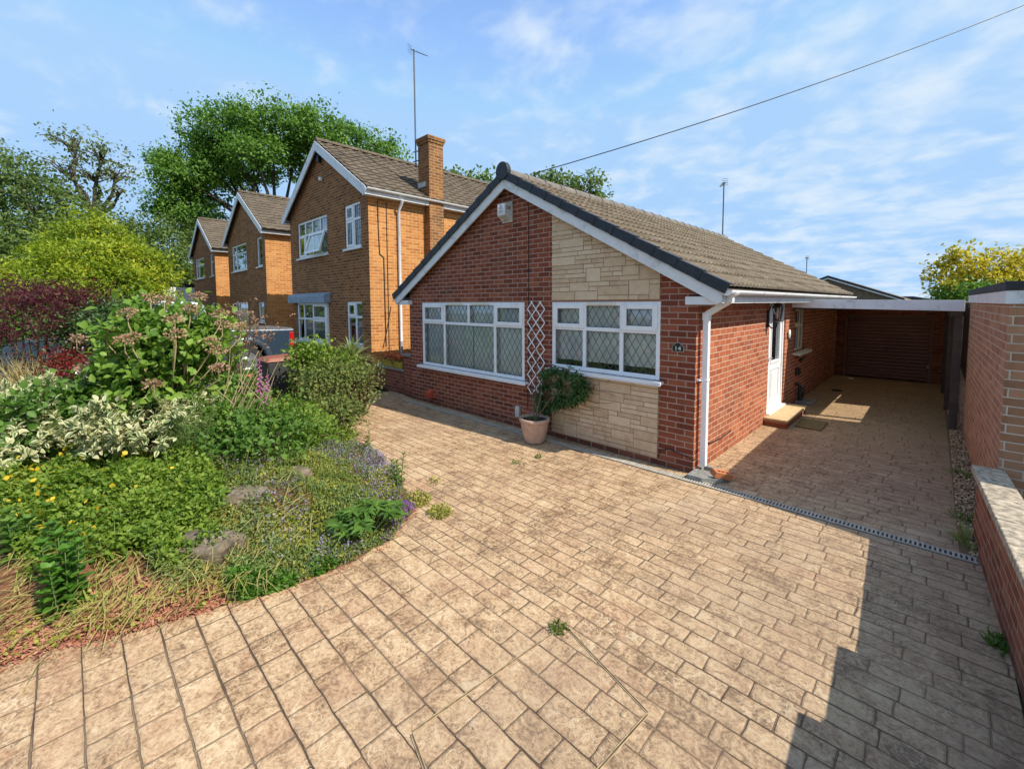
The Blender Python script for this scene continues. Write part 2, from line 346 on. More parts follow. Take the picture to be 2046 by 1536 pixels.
def leaf_obj(name, P, D, N, L, W, tpl, mat, parent=None, uv=False):
    tv, tf = TPL[tpl]; tv = np.array(tv, float); n = len(P); k = len(tv)
    P = np.asarray(P, float); D = _norm(np.asarray(D, float)); N = np.asarray(N, float)
    N = _norm(N-D*(N*D).sum(1, keepdims=True)); S = np.cross(N, D)
    L = np.broadcast_to(np.asarray(L, float), (n,)); W = np.broadcast_to(np.asarray(W, float), (n,))
    V = P[:, None, :]+D[:, None, :]*(tv[None, :, 0]*L[:, None])[..., None]+S[:, None, :]*(tv[None, :, 1]*W[:, None])[..., None]+N[:, None, :]*(tv[None, :, 2]*L[:, None])[..., None]
    V = V.reshape(-1, 3)
    lp = np.array([i for f in tf for i in f]); lt = np.array([len(f) for f in tf])
    loops = (lp[None, :]+(np.arange(n)*k)[:, None]).ravel(); tot = np.tile(lt, n); start = np.concatenate([[0], np.cumsum(tot)[:-1]])
    me = bpy.data.meshes.new(name)
    me.vertices.add(len(V)); me.vertices.foreach_set('co', V.ravel())
    me.loops.add(len(loops)); me.loops.foreach_set('vertex_index', loops.astype(np.int32))
    me.polygons.add(len(tot)); me.polygons.foreach_set('loop_start', start.astype(np.int32)); me.polygons.foreach_set('loop_total', tot.astype(np.int32))
    me.polygons.foreach_set('use_smooth', np.ones(len(tot), bool))
    if uv:
        ul = me.uv_layers.new(name='leafuv'); q = np.stack([tv[:, 0], tv[:, 1]+.5], 1)[lp]
        ul.data.foreach_set('uv', np.tile(q, (n, 1)).astype(np.float32).ravel())
    me.materials.append(mat); me.update(); me.validate()
    o = bpy.data.objects.new(name, me); col.objects.link(o)
    if parent is not None:
        o.parent = parent; off = Vector((0, 0, 0)); pw = parent
        while pw is not None: off += pw.location; pw = pw.parent
        o.location = -off
    return o
def rand_dirs(n, up=0.0):
    v = RNG.normal(size=(n, 3)); v[:, 2] += up; return _norm(v)
def clump_pts(c, rad, n, shell=.55, up_only=True, lump=.22):
    """clump centres spread over an uneven ellipsoid"""
    d = rand_dirs(n)
    if up_only: d[:, 2] = np.where(d[:, 2] < -.25, -d[:, 2], d[:, 2])
    ph = RNG.uniform(0, 6.28, 6)
    w = 1+lump*(np.sin(d[:, 0]*4+ph[0])*np.sin(d[:, 1]*4.5+ph[1])+np.sin(d[:, 2]*6+ph[2])*.7)
    r = (shell+(1-shell)*RNG.random(n)**.6)*w
    return np.asarray(c)+d*r[:, None]*np.asarray(rad), d
def shrub(name, label, cat, base, c, rad, mat, nc=160, per=14, spread=.1, L=.08, W=.045, tpl='fold', shell=.5, stem=STEM, up=.35, group=None, uv=False, nstem=16, droop=0., lump=.22, srad=.008, root=None, leafname='foliage', flat=.55):
    t = root or thing(name, label, cat, (base[0], base[1], base[2]), group)
    C, d = clump_pts(c, rad, nc, shell, lump=lump)
    n = nc*per; ci = np.repeat(np.arange(nc), per)
    P = C[ci]+RNG.normal(size=(n, 3))*spread*RNG.uniform(.5, 1.2, (n, 1))
    D = _norm(d[ci]*.5+rand_dirs(n, up)*.9-np.array([0, 0, droop])); N = _norm(np.array([0, 0, flat])+d[ci]*.5+rand_dirs(n)*.55)
    s = RNG.uniform(.65, 1.25, n)
    leaf_obj(leafname, P, D, N, L*s, W*s, tpl, mat, t, uv)
    if nstem:
        mb = MB(); b = Vector(base)
        for i in range(nstem):
            e = Vector(C[RNG.integers(nc)]); a = b+Vector((random.uniform(-.12, .12)*rad[0]*2, random.uniform(-.12, .12)*rad[1]*2, -.03)); m1 = a.lerp(e, .5)+Vector((0, 0, .12*rad[2]))
            mb.tube([a, m1, e], [srad*1.5, srad*1.1, srad*.5], 5)
        mb.build('stems', stem, t)
    return t

# ================================================================== SETTING
def struct(name, mb, mats, **k):
    o = mb.build(name, mats, **k); o['kind'] = 'structure'; return o
GRASSG = plain('rough ground', (.09, .10, .04), .95, var=.5, scale=2, bump=.5)
struct('ground', MB().add([(-400, -300, -.06), (400, -300, -.06), (400, 500, -.06), (-400, 500, -.06)], [(0, 1, 2, 3)]), GRASSG)
struct('driveway', MB().add([(-7.2, -9.5, 0), (2.42, -9.5, 0), (2.42, .2, 0), (2.25, .2, 0), (2.2, 10.3, 0), (-7.2, 10.3, 0)], [(0, 1, 2, 3, 4, 5)]), PAVE)
TARM = plain('tarmac', (.07, .068, .065), .95, var=.2, scale=20, bump=.4)
struct('neighbour_driveway', MB().box(-40, -8.4, -11, -.1, -.05, .2), TARM)

BED = [(-1.78, -9.0), (-1.76, -6.2), (-1.74, -5.56), (-1.70, -5.36), (-1.56, -5.04), (-1.37, -4.47), (-1.29, -4.2), (-1.27, -3.95), (-1.25, -3.7), (-1.33, -3.3), (-1.62, -2.86), (-2.04, -2.68), (-2.71, -2.45),
       (-3.3, -2.3), (-4.5, -2.17), (-5.55, -2.2), (-6.35, -1.98), (-6.3, -1.35), (-6.55, -.85), (-6.95, -.55), (-7.35, -.5), (-8.3, -1.2), (-8.3, -9.0)]
_bp = np.array(BED)
def inside(x, y):
    n = len(BED); r = np.zeros(np.shape(x), bool); j = n-1
    for i in range(n):
        xi, yi = BED[i]; xj, yj = BED[j]
        c = ((yi > y) != (yj > y)) & (x < (xj-xi)*(y-yi)/(yj-yi+1e-12)+xi); r ^= c; j = i
    return r
def edge_dist(x, y):
    p = np.stack([x, y], -1); best = np.full(np.shape(x), 9.)
    for i in range(len(BED)-3):
        a = _bp[i]; b = _bp[i+1]; ab = b-a; t = np.clip(((p-a)@ab)/(ab@ab), 0, 1); best = np.minimum(best, np.linalg.norm(p-(a+t[..., None]*ab), axis=-1))
    return best
def bed_h(x, y):
    x = np.asarray(x, float); y = np.asarray(y, float); d = edge_dist(x, y); t = np.clip(d/1.7, 0, 1); h = .36*t*t*(3-2*t)+.05*np.clip(d/.12, 0, 1)
    h += .03*np.sin(x*5.1+1)*np.sin(y*4.3)*np.clip(d/.4, 0, 1)
    return np.where(inside(x, y), h, 0.0)
def bz(x, y): return float(bed_h(np.array([x]), np.array([y]))[0])
# bed surface : fine grid trimmed by the bed outline, edge ring closes it to the paving
def make_bed():
    st = .09; xs = np.arange(-8.4, -1.1, st); ys = np.arange(-9.0, -.4, st); X, Y = np.meshgrid(xs, ys, indexing='ij')
    ins = inside(X, Y); H = bed_h(X, Y)+RNG.normal(size=X.shape)*.008
    # outside points next to the bed snap to just below the paving so that the skin closes
    Z = np.where(ins, H+.004, -.03); mb = MB(); nx, ny = X.shape
    vs = np.stack([X, Y, Z], -1).reshape(-1, 3)
    fs = []
    for i in range(nx-1):
        for j in range(ny-1):
            if ins[i:i+2, j:j+2].any(): fs.append((i*ny+j, (i+1)*ny+j, (i+1)*ny+j+1, i*ny+j+1))
    mb.add(vs, fs, True); return struct('garden_bed', mb, SOIL)
make_bed()

# ================================================================== BUNGALOW
def wall_face(mb, axis, c, out, a0, a1, z0, z1, holes=(), depth=.1, gable=None):
    """brick skin in plane axis=c; out=+1/-1 outward sign; holes (a0,a1,z0,z1) get reveals of given depth"""
    As = sorted(set([a0, a1]+[h[0] for h in holes]+[h[1] for h in holes])); Zs = sorted(set([z0, z1]+[h[2] for h in holes]+[h[3] for h in holes]))
    def P(a, z, o=0.): return (a, c-out*o, z) if axis == 'y' else (c-out*o, a, z)
    flip = (axis == 'y') == (out > 0)
    def q(pts): mb.add(pts[::-1] if flip else pts, [(0, 1, 2, 3)])
    for i in range(len(As)-1):
        for j in range(len(Zs)-1):
            am = (As[i]+As[i+1])/2; zm = (Zs[j]+Zs[j+1])/2
            if any(h[0] < am < h[1] and h[2] < zm < h[3] for h in holes): continue
            q([P(As[i], Zs[j]), P(As[i+1], Zs[j]), P(As[i+1], Zs[j+1]), P(As[i], Zs[j+1])])
    for h in holes:
        for (p0, p1) in (((h[0], h[2]), (h[1], h[2])), ((h[1], h[2]), (h[1], h[3])), ((h[1], h[3]), (h[0], h[3])), ((h[0], h[3]), (h[0], h[2]))):
            mb.add([P(*p0), P(*p1), P(*p1, depth), P(*p0, depth)], [(0, 1, 2, 3)])
    if gable:
        pts = [P(*g_) for g_ in gable]; n = len(pts); mb.add(pts[::-1] if flip else pts, [tuple(range(n))])
    return mb

def window(parent, axis, c, out, a0, a1, z0, z1, cols, rows, sashes=(), fr=.055, mul=.055, rec=.02, name='window', sill=True, sill_ext=.05, sill_out=.10, leads=None, frame_mat=None, curtain=True, grid=None, opened=None, transom=True, cols_bottom=None, cur_mat=None, cur_d=.09, cur_gap=None, cur_z=.02):
    """framed window standing in an opening. cols: inner mullion positions of the top row, rows: transom heights; sashes: set of (col,row) with an opening light"""
    fm = frame_mat or WHITE
    def box(mb, b0, b1, y0, y1, zz0, zz1):     # y measured outward from the wall plane
        lo, hi = c+out*y0, c+out*y1
        if axis == 'y': mb.box(b0, b1, lo, hi, zz0, zz1)
        else: mb.box(lo, hi, b0, b1, zz0, zz1)
    f = MB(); yi, yo = -rec-.06, -rec
    box(f, a0, a0+fr, yi, yo, z0, z1); box(f, a1-fr, a1, yi, yo, z0, z1); box(f, a0+fr, a1-fr, yi, yo, z1-fr, z1); box(f, a0+fr, a1-fr, yi, yo, z0, z0+fr)
    zs = [z0+fr]+list(rows)+[z1-fr]
    bounds = []
    for r in range(len(zs)-1):
        cc = list(cols if (r == len(zs)-2 or cols_bottom is None) else cols_bottom); xs = [a0+fr]+cc+[a1-fr]
        zb, zt = zs[r]+(mul/2 if r else 0), zs[r+1]-(mul/2 if r < len(zs)-2 else 0)
        for q in cc: box(f, q-mul/2, q+mul/2, yi, yo-.001, zb, zt)
        for k in range(len(xs)-1): bounds.append((k, r, xs[k]+(mul/2 if k else 0), xs[k+1]-(mul/2 if k < len(xs)-2 else 0), zb, zt))
    for zr in rows: box(f, a0+fr, a1-fr, yi, yo-.0005, zr-mul/2, zr+mul/2)
    w = f.build(name, fm, parent, bevel=.004)
    for (k, r, b0, b1, zb, zt) in bounds:
        pz = -rec-.03
        if opened and (k, r) == opened: 
            continue
        if (k, r) in sashes:
            sm = MB(); t = .052; so = yo+.016
            box(sm, b0-.02, b0+t, yi+.02, so, zb-.02, zt+.02); box(sm, b1-t, b1+.02, yi+.02, so, zb-.02, zt+.02); box(sm, b0+t, b1-t, yi+.02, so, zt+.02-t-.01, zt+.02); box(sm, b0+t, b1-t, yi+.02, so, zb-.02, zb-.02+t+.01)
            sm.build('sash', fm, w, bevel=.005); b0, b1, zb, zt = b0+t, b1-t, zb+t-.01, zt-t+.01; pz = -rec-.005
        gm = MB(); y_ = c+out*pz
        pts = [(b0, zb), (b1, zb), (b1, zt), (b0, zt)]
        e_ = [random.uniform(-.0025, .0025) for _ in range(2)]; e_ = [e_[0], e_[1], -e_[0], -e_[1]]
        gm.add([(q[0], y_+w_, q[1]) if axis == 'y' else (y_+w_, q[0], q[1]) for q, w_ in zip(pts, (e_[0]-e_[1], e_[0]+e_[1], -e_[0]+e_[1], -e_[0]-e_[1]))], [(0, 1, 2, 3)]); gm.build('pane', GLASS, w)
        # dark gasket line round the pane
        gk = MB(); e = .007
        for (p0, p1, p2, p3) in ((b0, b0+e, zb, zt), (b1-e, b1, zb, zt), (b0+e, b1-e, zb, zb+e), (b0+e, b1-e, zt-e, zt)): box(gk, p0, p1, pz+.001, pz+.005, p2, p3)
        gk.build('gasket', BLACK, w)
        if leads:
            lw, lh, lt = leads; mb = MB(); W_, H_ = b1-b0, zt-zb
            def seg(p, q):
                d = Vector((q[0]-p[0], q[1]-p[1])); l = d.length
                if l < .01: return
                nrm = Vector((-d.y, d.x))/l*lt/2; yy0, yy1 = c+out*(pz+.001), c+out*(pz+.004)
                quad = [(p[0]-nrm.x, p[1]-nrm.y), (q[0]-nrm.x, q[1]-nrm.y), (q[0]+nrm.x, q[1]+nrm.y), (p[0]+nrm.x, p[1]+nrm.y)]
                if axis == 'y': mb.hexa([(u, yy0, z) for u, z in quad], [(u, yy1, z) for u, z in quad])
                else: mb.hexa([(yy0, u, z) for u, z in quad], [(yy1, u, z) for u, z in quad])
            sl = lh/lw; n = int((W_+H_/sl)/lw)+2
            for sg in (1, -1):
                for i in range(-n, n+1):
                    # line z = zb + sg*sl*(u-u0)
                    u0 = (b0+b1)/2+i*lw; pts = []
                    ua, ub = (u0, u0+sg*H_/sl); 
                    za, zb_ = zb, zt
                    # clip in u
                    def cl(ua, za, ub, zc):
                        t0, t1 = 0., 1.; du = ub-ua
                        for lo, hi in ((b0, b1),):
                            if du == 0: return None
                            ta, tb = (lo-ua)/du, (hi-ua)/du
                            if ta > tb: ta, tb = tb, ta
                            t0 = max(t0, ta); t1 = min(t1, tb)
                        return None if t0 >= t1 else ((ua+du*t0, za+(zc-za)*t0), (ua+du*t1, za+(zc-za)*t1))
                    r_ = cl(ua, za, ub, zb_)
                    if r_: seg(*r_)
            mb.build('lead_lattice', LEAD, w)
        if grid:
            mb = MB(); nx, nz = grid
            for i in range(1, nx): box(mb, b0+(b1-b0)*i/nx-.006, b0+(b1-b0)*i/nx+.006, pz+.001, pz+.006, zb, zt)
            for i in range(1, nz): box(mb, b0, b1, pz+.001, pz+.005, zb+(zt-zb)*i/nz-.006, zb+(zt-zb)*i/nz+.006)
            mb.build('glazing_bars', LEAD, w)
    if sill:
        sm = MB(); box(sm, a0-sill_ext, a1+sill_ext, -rec+.001, sill_out, z0-.045, z0-.008); box(sm, a0-sill_ext, a1+sill_ext, sill_out-.012, sill_out+.003, z0-.06, z0-.047)
        sm.build('sill', fm, w, bevel=.006)
    if curtain:
        cm_ = MB(); n = int((a1-a0)/.03); yb = c-out*(rec+cur_d)
        pr = []
        for i in range(n+1):
            u = a0+.01+(a1-a0-.02)*i/n; y_ = yb-out*(.022*math.sin(i*.62+math.sin(i*.17)*2.5)+.01*math.sin(i*1.7)); pr.append((u, y_))
        vs = [((u, y, z0+cur_z) if axis == 'y' else (y, u, z0+cur_z)) for u, y in pr]+[((u, y, z1) if axis == 'y' else (y, u, z1)) for u, y in pr]
        cm_.add(vs, [(i, i+1, i+n+2, i+n+1) for i in range(n) if cur_gap is None or abs(pr[i][0]-cur_gap) > .018], True); cm_.build('curtain', cur_mat or NET, w)
    return w

def tile_slope(mb, xe, ze, xr, zr, y0, y1, courses, roll=.15, amp=.02, step=.034, prof=6, over=.35):
    """profiled tiles; eave edge (xe,ze) to ridge (xr,zr), running y0..y1"""
    n = int((y1-y0)/roll*prof); ys = np.linspace(y0, y1, n+1)
    ph = ((ys-y0)/roll) % 1.0; h = amp*np.clip(np.sin(ph*2*math.pi), -.25, 1)
    L = math.hypot(xr-xe, zr-ze); nx, nz = -(zr-ze)/L*(1 if xr > xe else -1), abs(xr-xe)/L
    if xr < xe: nx = (zr-ze)/L
    vs, fs = [], []
    for i in range(courses):
        jit = RNG.normal(size=n+1)*.0015
        for (t, o) in ((i/courses, 0.), (i/courses, step), ((i+1)/courses, .004)):
            x, z = xe+(xr-xe)*t, ze+(zr-ze)*t; oo = o+(h+jit if o > 0 else h*.3)
            vs.append(np.stack([x+nx*oo*np.ones(n+1), ys, z+nz*oo*np.ones(n+1)], 1))
    V = np.concatenate(vs); m = n+1; fl = xr > xe
    for r in range(len(vs)-1):
        if r % 3 == 2: continue
        for j in range(n):
            q = (r*m+j, r*m+j+1, (r+1)*m+j+1, (r+1)*m+j); fs.append(q if not fl else q[::-1])
    mb.add(V.tolist(), fs, False); return mb

BX0, BX1, BYD = -6.16, 0.0, 10.0; XA = -3.1
EX, EZ, RZ = 3.42, 2.26, 4.17           # half span to the eave, eave height, ridge height
SL = (RZ-EZ)/EX
def roof_z(x): return RZ-abs(x-XA)*SL
def make_bungalow():
    t = thing('bungalow', 'red brick bungalow with pale stone panel, leaded windows and dark verge tiles', 'bungalow', (XA, 0, 0))
    WL = (-5.68, -2.77, .80, 2.086); WR = (-2.19, -.45, 1.09, 2.086)
    gz = lambda x: roof_z(x)-.07
    w = MB()
    wall_face(w, 'y', 0, -1, BX0, BX1, 0, 2.2, [WL, WR], .1, [(BX0, 2.2), (BX1, 2.2), (BX1, gz(BX1)), (XA, gz(XA)), (BX0, gz(BX0))])
    wall_face(w, 'y', BYD, 1, BX0, BX1, 0, 2.2, [], .1, [(BX0, 2.2), (BX1, 2.2), (BX1, gz(BX1)), (XA, gz(XA)), (BX0, gz(BX0))])
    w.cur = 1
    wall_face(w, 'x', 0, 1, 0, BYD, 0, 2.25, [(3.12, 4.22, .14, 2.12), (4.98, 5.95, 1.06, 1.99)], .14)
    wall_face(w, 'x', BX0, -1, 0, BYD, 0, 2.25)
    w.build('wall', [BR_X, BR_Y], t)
    rm = MB().box(BX0+.1, -.1, 3.0, 3.02, 0, 2.2); rm.build('inner_wall', ROOM, t)
    MB().box(BX0+.1, -.1, .1, BYD-.1, 2.2, 2.21).build('ceiling', ROOM, t)
    window(t, 'y', 0, -1, *WL, cols=[-4.93, -4.19, -3.48], rows=[1.685], sashes={(0, 1), (3, 1)}, cols_bottom=[-4.93, -3.48], leads=(.118, .19, .0075), rec=.0, sill_ext=.1, cur_mat=NET, cur_gap=-4.17)
    window(t, 'y', 0, -1, *WR, cols=[-1.60, -1.0], rows=[1.70], sashes={(0, 1), (2, 1)}, leads=(.118, .19, .008), rec=.0, sill_ext=.06, cur_mat=NET, cur_z=.13)
    # trickle vents
    for (a, b, z) in ((-4.85, -4.35, 2.06), (-4.1, -3.6, 2.06), (-1.55, -1.08, 2.06)):
        MB().box(a, b, -.02, -.003, z-.012, z+.012).build('trickle_vent', CREAM, t)
    # stone cladding, random coursed blocks on a pointing bed
    for (z0, ztop, bev) in ((2.11, None, 0), (.085, 1.02, 0)):
        b = MB(); x0, x1 = -2.185, -.452
        zt = (lambda x: roof_z(x)-.24) if ztop is None else (lambda x: ztop)
        b.prism([(x0, z0), (x1, z0), (x1, zt(x1)), (x0, zt(x0))], 'y', -.012, -.001)
        p = b.build('stone_panel', STONE_M, t)
        s = MB(); z = z0+.004; rr = random.Random(5 if ztop else 11); unit = .064
        grid = {}; nz = int((zt(x0)-z0)/unit)+1; nx = int((x1-x0)/.048)
        ux = (x1-x0)/nx
        for j in range(nz):
            i = 0
            while i < nx:
                if (i, j) in grid: i += 1; continue
                hgt = rr.choice([1, 1, 1, 1, 1, 2, 1, 2, 1, 1, 3]); wid = rr.randint(3, 9) if hgt == 1 else rr.randint(5, 10)
                if hgt == 3: wid = rr.randint(5, 7)
                k = 0
                while k < wid and i+k < nx and (i+k, j) not in grid: k += 1
                if nx-(i+k) in (1, 2): k = nx-i if not any((q, j) in grid for q in range(i+k, nx)) else k
                if k < 3: hgt = 1
                for a in range(k):
                    for c_ in range(hgt): grid[(i+a, j+c_)] = 1
                xa, xb = x0+i*ux+.0035, x0+(i+k)*ux-.0035; za, zb = z0+j*unit+.0035, z0+(j+hgt)*unit-.0035
                za = max(za, z0+.004)
                lim = [zt(xa)-.004, zt(xb)-.004]
                if za < max(lim)-.01 and zb > za and xb > xa:
                    d = -.012-rr.uniform(.007, .016)
                    poly = [(xa, za), (xb, za)]
                    if zb <= min(lim): poly += [(xb, zb), (xa, zb)]
                    else:
                        if lim[1] > za+.003: poly += [(xb, min(zb, lim[1]))]
                        if lim[0] > zb > lim[1]:
                            xc = xa+(xb-xa)*(lim[0]-zb)/(lim[0]-lim[1]); poly += [(xc, zb)]
                        poly += [(xa, min(zb, lim[0]))]
                    if len(poly) >= 3: s.prism(poly, 'y', d, -.0125)
                i += k
        s.build('stone_block', STONE, p, bevel=.006)['kind'] = 'stuff'
    # roof
    r = MB()
    tile_slope(r, XA+EX, EZ, XA, RZ, -.12, BYD+.1, 12); tile_slope(r, XA-EX, EZ, XA, RZ, -.12, BYD+.1, 12)
    rf = r.build('roof', TILE, t)
    u = MB(); u.prism([(XA-EX+.02, EZ-.035), (XA, RZ-.035), (XA+EX-.02, EZ-.035), (XA+EX-.02, EZ-.05), (XA, RZ-.055), (XA-EX+.02, EZ-.05)], 'y', -.08, BYD+.08); u.build('roof_underlay', DARKW, t)
    rd = MB(); k = 0; y = -.1
    while y < BYD:
        y2 = min(y+.45, BYD+.12); prof = []
        for (yy, ra) in ((y, .118), (y+.035, .118), (y+.04, .108), (y2, .108)):
            prof += [(XA+ra*math.cos(a)*1.05, yy, RZ-.02+ra*math.sin(a)) for a in np.linspace(R(-12), R(192), 11)]
        rd.add(prof, [(q*11+j, q*11+j+1, (q+1)*11+j+1, (q+1)*11+j) for q in range(3) for j in range(10)], True); y = y2
    rd.build('ridge_tiles', RIDGE, rf)
    # dark dry verge : one overlapping cap per course, plus the round block end at the apex
    for sg in (1, -1):
        v = MB(); n = 12; L = math.hypot(EX, RZ-EZ); ux, uz = sg*EX/L, -(RZ-EZ)/L; nx, nz = sg*(RZ-EZ)/L, EX/L
        for i in range(n):
            a, b = L*i/n+.05, L*(i+1)/n+.075
            def P(s, o, y): return (XA+ux*s+nx*o, y, RZ+uz*s+nz*o)
            lo0, lo1 = -.075, -.055
            for (ya, yb, oa0, oa1, ob0, ob1) in ((-.165, -.145, lo0, lo1, .032, .05), (-.165, -.06, .032, .05, .04, .058)):
                A = [P(a, oa0, ya), P(b, oa1-.012, ya), P(b, ob1, ya), P(a, ob0, ya)]; B = [P(a, oa0, yb), P(b, oa1-.012, yb), P(b, ob1, yb), P(a, ob0, yb)]
                if yb > -.1: A = [P(a, .03, ya), P(b, .046, ya), P(b, .06, ya), P(a, .042, ya)]; B = [P(a, .03, yb), P(b, .046, yb), P(b, .06, yb), P(a, .042, yb)]
                v.hexa(A, B)
            bb = L*(i+1)/n+.02; v.hexa([P(bb, -.07, -.172), P(bb+.055, -.07, -.172), P(bb+.055, .058, -.172), P(bb, .055, -.172)], [P(bb, -.07, -.165), P(bb+.055, -.07, -.165), P(bb+.055, .058, -.165), P(bb, .055, -.165)]) if i < n-1 else None
        v.build('verge_tiles', SLATE, rf, bevel=.003)
    cp = MB(); pts = [(XA+.145*math.cos(a)*.95, RZ+.03+.15*math.sin(a)) for a in np.linspace(0, 2*math.pi, 25)[:-1]]
    pts = [(x, z if z > RZ-.06 else RZ-.06-(RZ-.06-z)*.75) for x, z in pts]
    cp.prism(pts, 'y', -.185, -.1); cp.build('ridge_end_cap', SLATE, rf, bevel=.008)
    # barge boards
    for sg in (1, -1):
        bb = MB(); o0, o1 = -.235, -.055; x1 = XA+sg*(EX-.02)
        def Zo(x, o): return RZ-abs(x-XA)*SL+o
        xe = XA+sg*EX
        poly = [(XA+sg*.002, Zo(XA, o0)), (xe-sg*.05, Zo(xe-sg*.05, o0)+.0), (xe, Zo(xe, o0)+.05), (xe, Zo(xe, o1)), (XA+sg*.002, Zo(XA, o1))]
        bb.prism(poly, 'y', -.135, -.105); bb.build('bargeboard', WHITED, t, bevel=.003)
        # boxed soffit end
        sb = MB(); xw = BX1 if sg > 0 else BX0
        sb.box(xw-sg*.10, xe-sg*.03, -.104, .02, EZ-.215, EZ-.12); sb.box(xw+sg*.001, xe-sg*.03, .021, BYD, EZ-.20, EZ-.185); sb.box(xe-sg*.03, xe-sg*.008, -.1, BYD, EZ-.20, EZ-.05); sb.build('soffit', WHITED, t, bevel=.003)
        # gutter
        gm = MB(); cx, cz, rg = xe+sg*.048, EZ-.055, .055; ang = np.linspace(math.pi, 2*math.pi, 9)
        secs = []
        for yy in (-.13, BYD+.02):
            secs += [(cx+rg*math.cos(a), yy, cz+rg*math.sin(a)) for a in ang]+[(cx+(rg-.006)*math.cos(a), yy, cz+(rg-.006)*math.sin(a)) for a in ang[::-1]]
        m = 18; gm.add(secs, [(j, (j+1) % m, m+(j+1) % m, m+j) for j in range(m)]+[tuple(range(9))], True)
        yy = 1.1
        while yy < BYD:
            A = [(cx+(rg+.006)*math.cos(a), yy, cz+(rg+.006)*math.sin(a)) for a in ang]+[(cx+(rg+.006)*math.cos(a), yy+.05, cz+(rg+.006)*math.sin(a)) for a in ang]
            gm.add(A, [(j, j+1, 9+j+1, 9+j) for j in range(8)], True); yy += 1.15 if yy < 5 else 1.6
        gm.prism([(cx+rg*1.12*math.cos(a), cz+rg*1.12*math.sin(a)) for a in ang], 'y', -.14, -.125)
        gm.prism([(cx+rg*1.12*math.cos(a), cz-.005+rg*1.2*math.sin(a)) for a in ang], 'y', .0, .13)
        gm.build('gutter', WHITE, t)
    # square downpipe at the drive corner
    d = MB(); s = .034
    def sq(p0, p1):
        p0, p1 = Vector(p0), Vector(p1); dd = (p1-p0).normalized(); a = Vector((0, 1, 0)); b = dd.cross(a).normalized()
        A = [p0+a*s+b*s, p0-a*s+b*s, p0-a*s-b*s, p0+a*s-b*s]; B = [q+(p1-p0) for q in A]; d.hexa(A, B)
    px, py = .075, .11
    sq((px, py, .10), (px, py, 1.93)); sq((px, py, 1.93), (.33, py-.03, 2.09)); sq((.345, py-.045, 2.07), (.352, py-.045, 2.2))
    d.box(px-.04, px+.04, py-.04, py+.04, 1.86, 1.95); d.box(px-.04, px+.04, py-.04, py+.04, 1.13, 1.16)
    dp = d.build('downpipe', WHITE, t, bevel=.006)
    MB().box(.0, .04, .03, .19, 1.135, 1.155).build('bracket', WHITE, dp)
    # side door in white upvc
    dm = MB(); y0, y1, z0, z1 = 3.12, 4.22, .14, 2.12; x0, x1 = -.10, -.045
    for q in ((y0, y0+.07, z0, z1), (y1-.07, y1, z0, z1), (y0+.07, y1-.07, z1-.07, z1), (y0+.07, y1-.07, z0, z0+.05)): dm.box(x0, x1+.02, *q)
    dr = dm.build('door', WHITE, t, bevel=.004)
    lf = MB(); xa, xb = -.095, -.04; ya, yb = y0+.075, y1-.075; gy0, gy1, gz0, gz1 = ya+.24, yb-.18, 1.02, 1.98
    lf.box(xa, xb, ya, gy0, z0+.05, z1-.072); lf.box(xa, xb, gy1, yb, z0+.05, z1-.072); lf.box(xa, xb, gy0, gy1, gz1, z1-.072); lf.box(xa, xb, gy0, gy1, z0+.05, gz0)
    lf.box(xb, xb+.012, gy0-.035, gy0, gz0-.035, gz1+.035); lf.box(xb, xb+.012, gy1, gy1+.035, gz0-.035, gz1+.035); lf.box(xb, xb+.012, gy0, gy1, gz1, gz1+.035); lf.box(xb, xb+.012, gy0, gy1, gz0-.035, gz0)
    for (q0, q1, zz0, zz1) in ((gy0-.02, gy1+.02, .30, .90),):
        lf.box(xb, xb+.012, q0, q0+.03, zz0, zz1); lf.box(xb, xb+.012, q1-.03, q1, zz0, zz1); lf.box(xb, xb+.012, q0+.03, q1-.03, zz0, zz0+.03); lf.box(xb, xb+.012, q0+.03, q1-.03, zz1-.03, zz1)
        lf.box(xb, xb+.008, q0+.09, q1-.09, zz0+.09, zz1-.09)
    lf.build('door_leaf', WHITE, dr, bevel=.005)
    MB().add([(xb-.02, gy0, gz0), (xb-.02, gy1, gz0), (xb-.02, gy1, gz1), (xb-.02, gy0, gz1)], [(0, 1, 2, 3)]).build('pane', GLASS, dr)
    MB().box(xb-.05, xb-.045, gy0-.1, gy1+.1, gz0-.05, gz1+.05).build('blind', plain('obscured pane backing', (.30, .33, .32), .8), dr)
    h = MB(); h.box(xb, xb+.008, ya+.03, ya+.07, .98, 1.2); h.tube([(xb+.04, ya+.05, 1.1), (xb+.045, ya+.10, 1.1), (xb+.045, ya+.17, 1.1)], .010); h.tube([(xb, ya+.05, 1.1), (xb+.045, ya+.05, 1.1)], .009); h.build('handle', ALU, dr)
    MB().box(-.05, .05, y0-.0, y1+.06, .125, .16).build('threshold', WHITE, dr, bevel=.005)
    MB().box(.003, .02, y0-.02, y1+.02, 2.122, 2.19).build('lintel_trim', WHITED, dr)
    window(t, 'x', 0, 1, 4.98, 5.95, 1.06, 1.99, cols=[5.62], rows=[1.58], sashes={(0, 1)}, frame_mat=CREAM, rec=.05, sill_ext=.12, sill_out=.12, cur_mat=plain('dim curtain', (.20, .22, .19), .9))
    # cable clipped down the gable, and the loop near the ground
    MB().tube([(-2.68, -.008, 3.62), (-2.675, -.008, 2.9), (-2.68, -.008, 2.1), (-2.685, -.008, 1.0), (-2.70, -.008, .35)], .006, 6).build('wall_cable', BLACK, t)
    MB().tube([(.01, .25, .34), (.012, .5, .27), (.012, .9, .24), (.01, 1.3, .26)], .007, 6).build('wall_cable', BLACK, t)
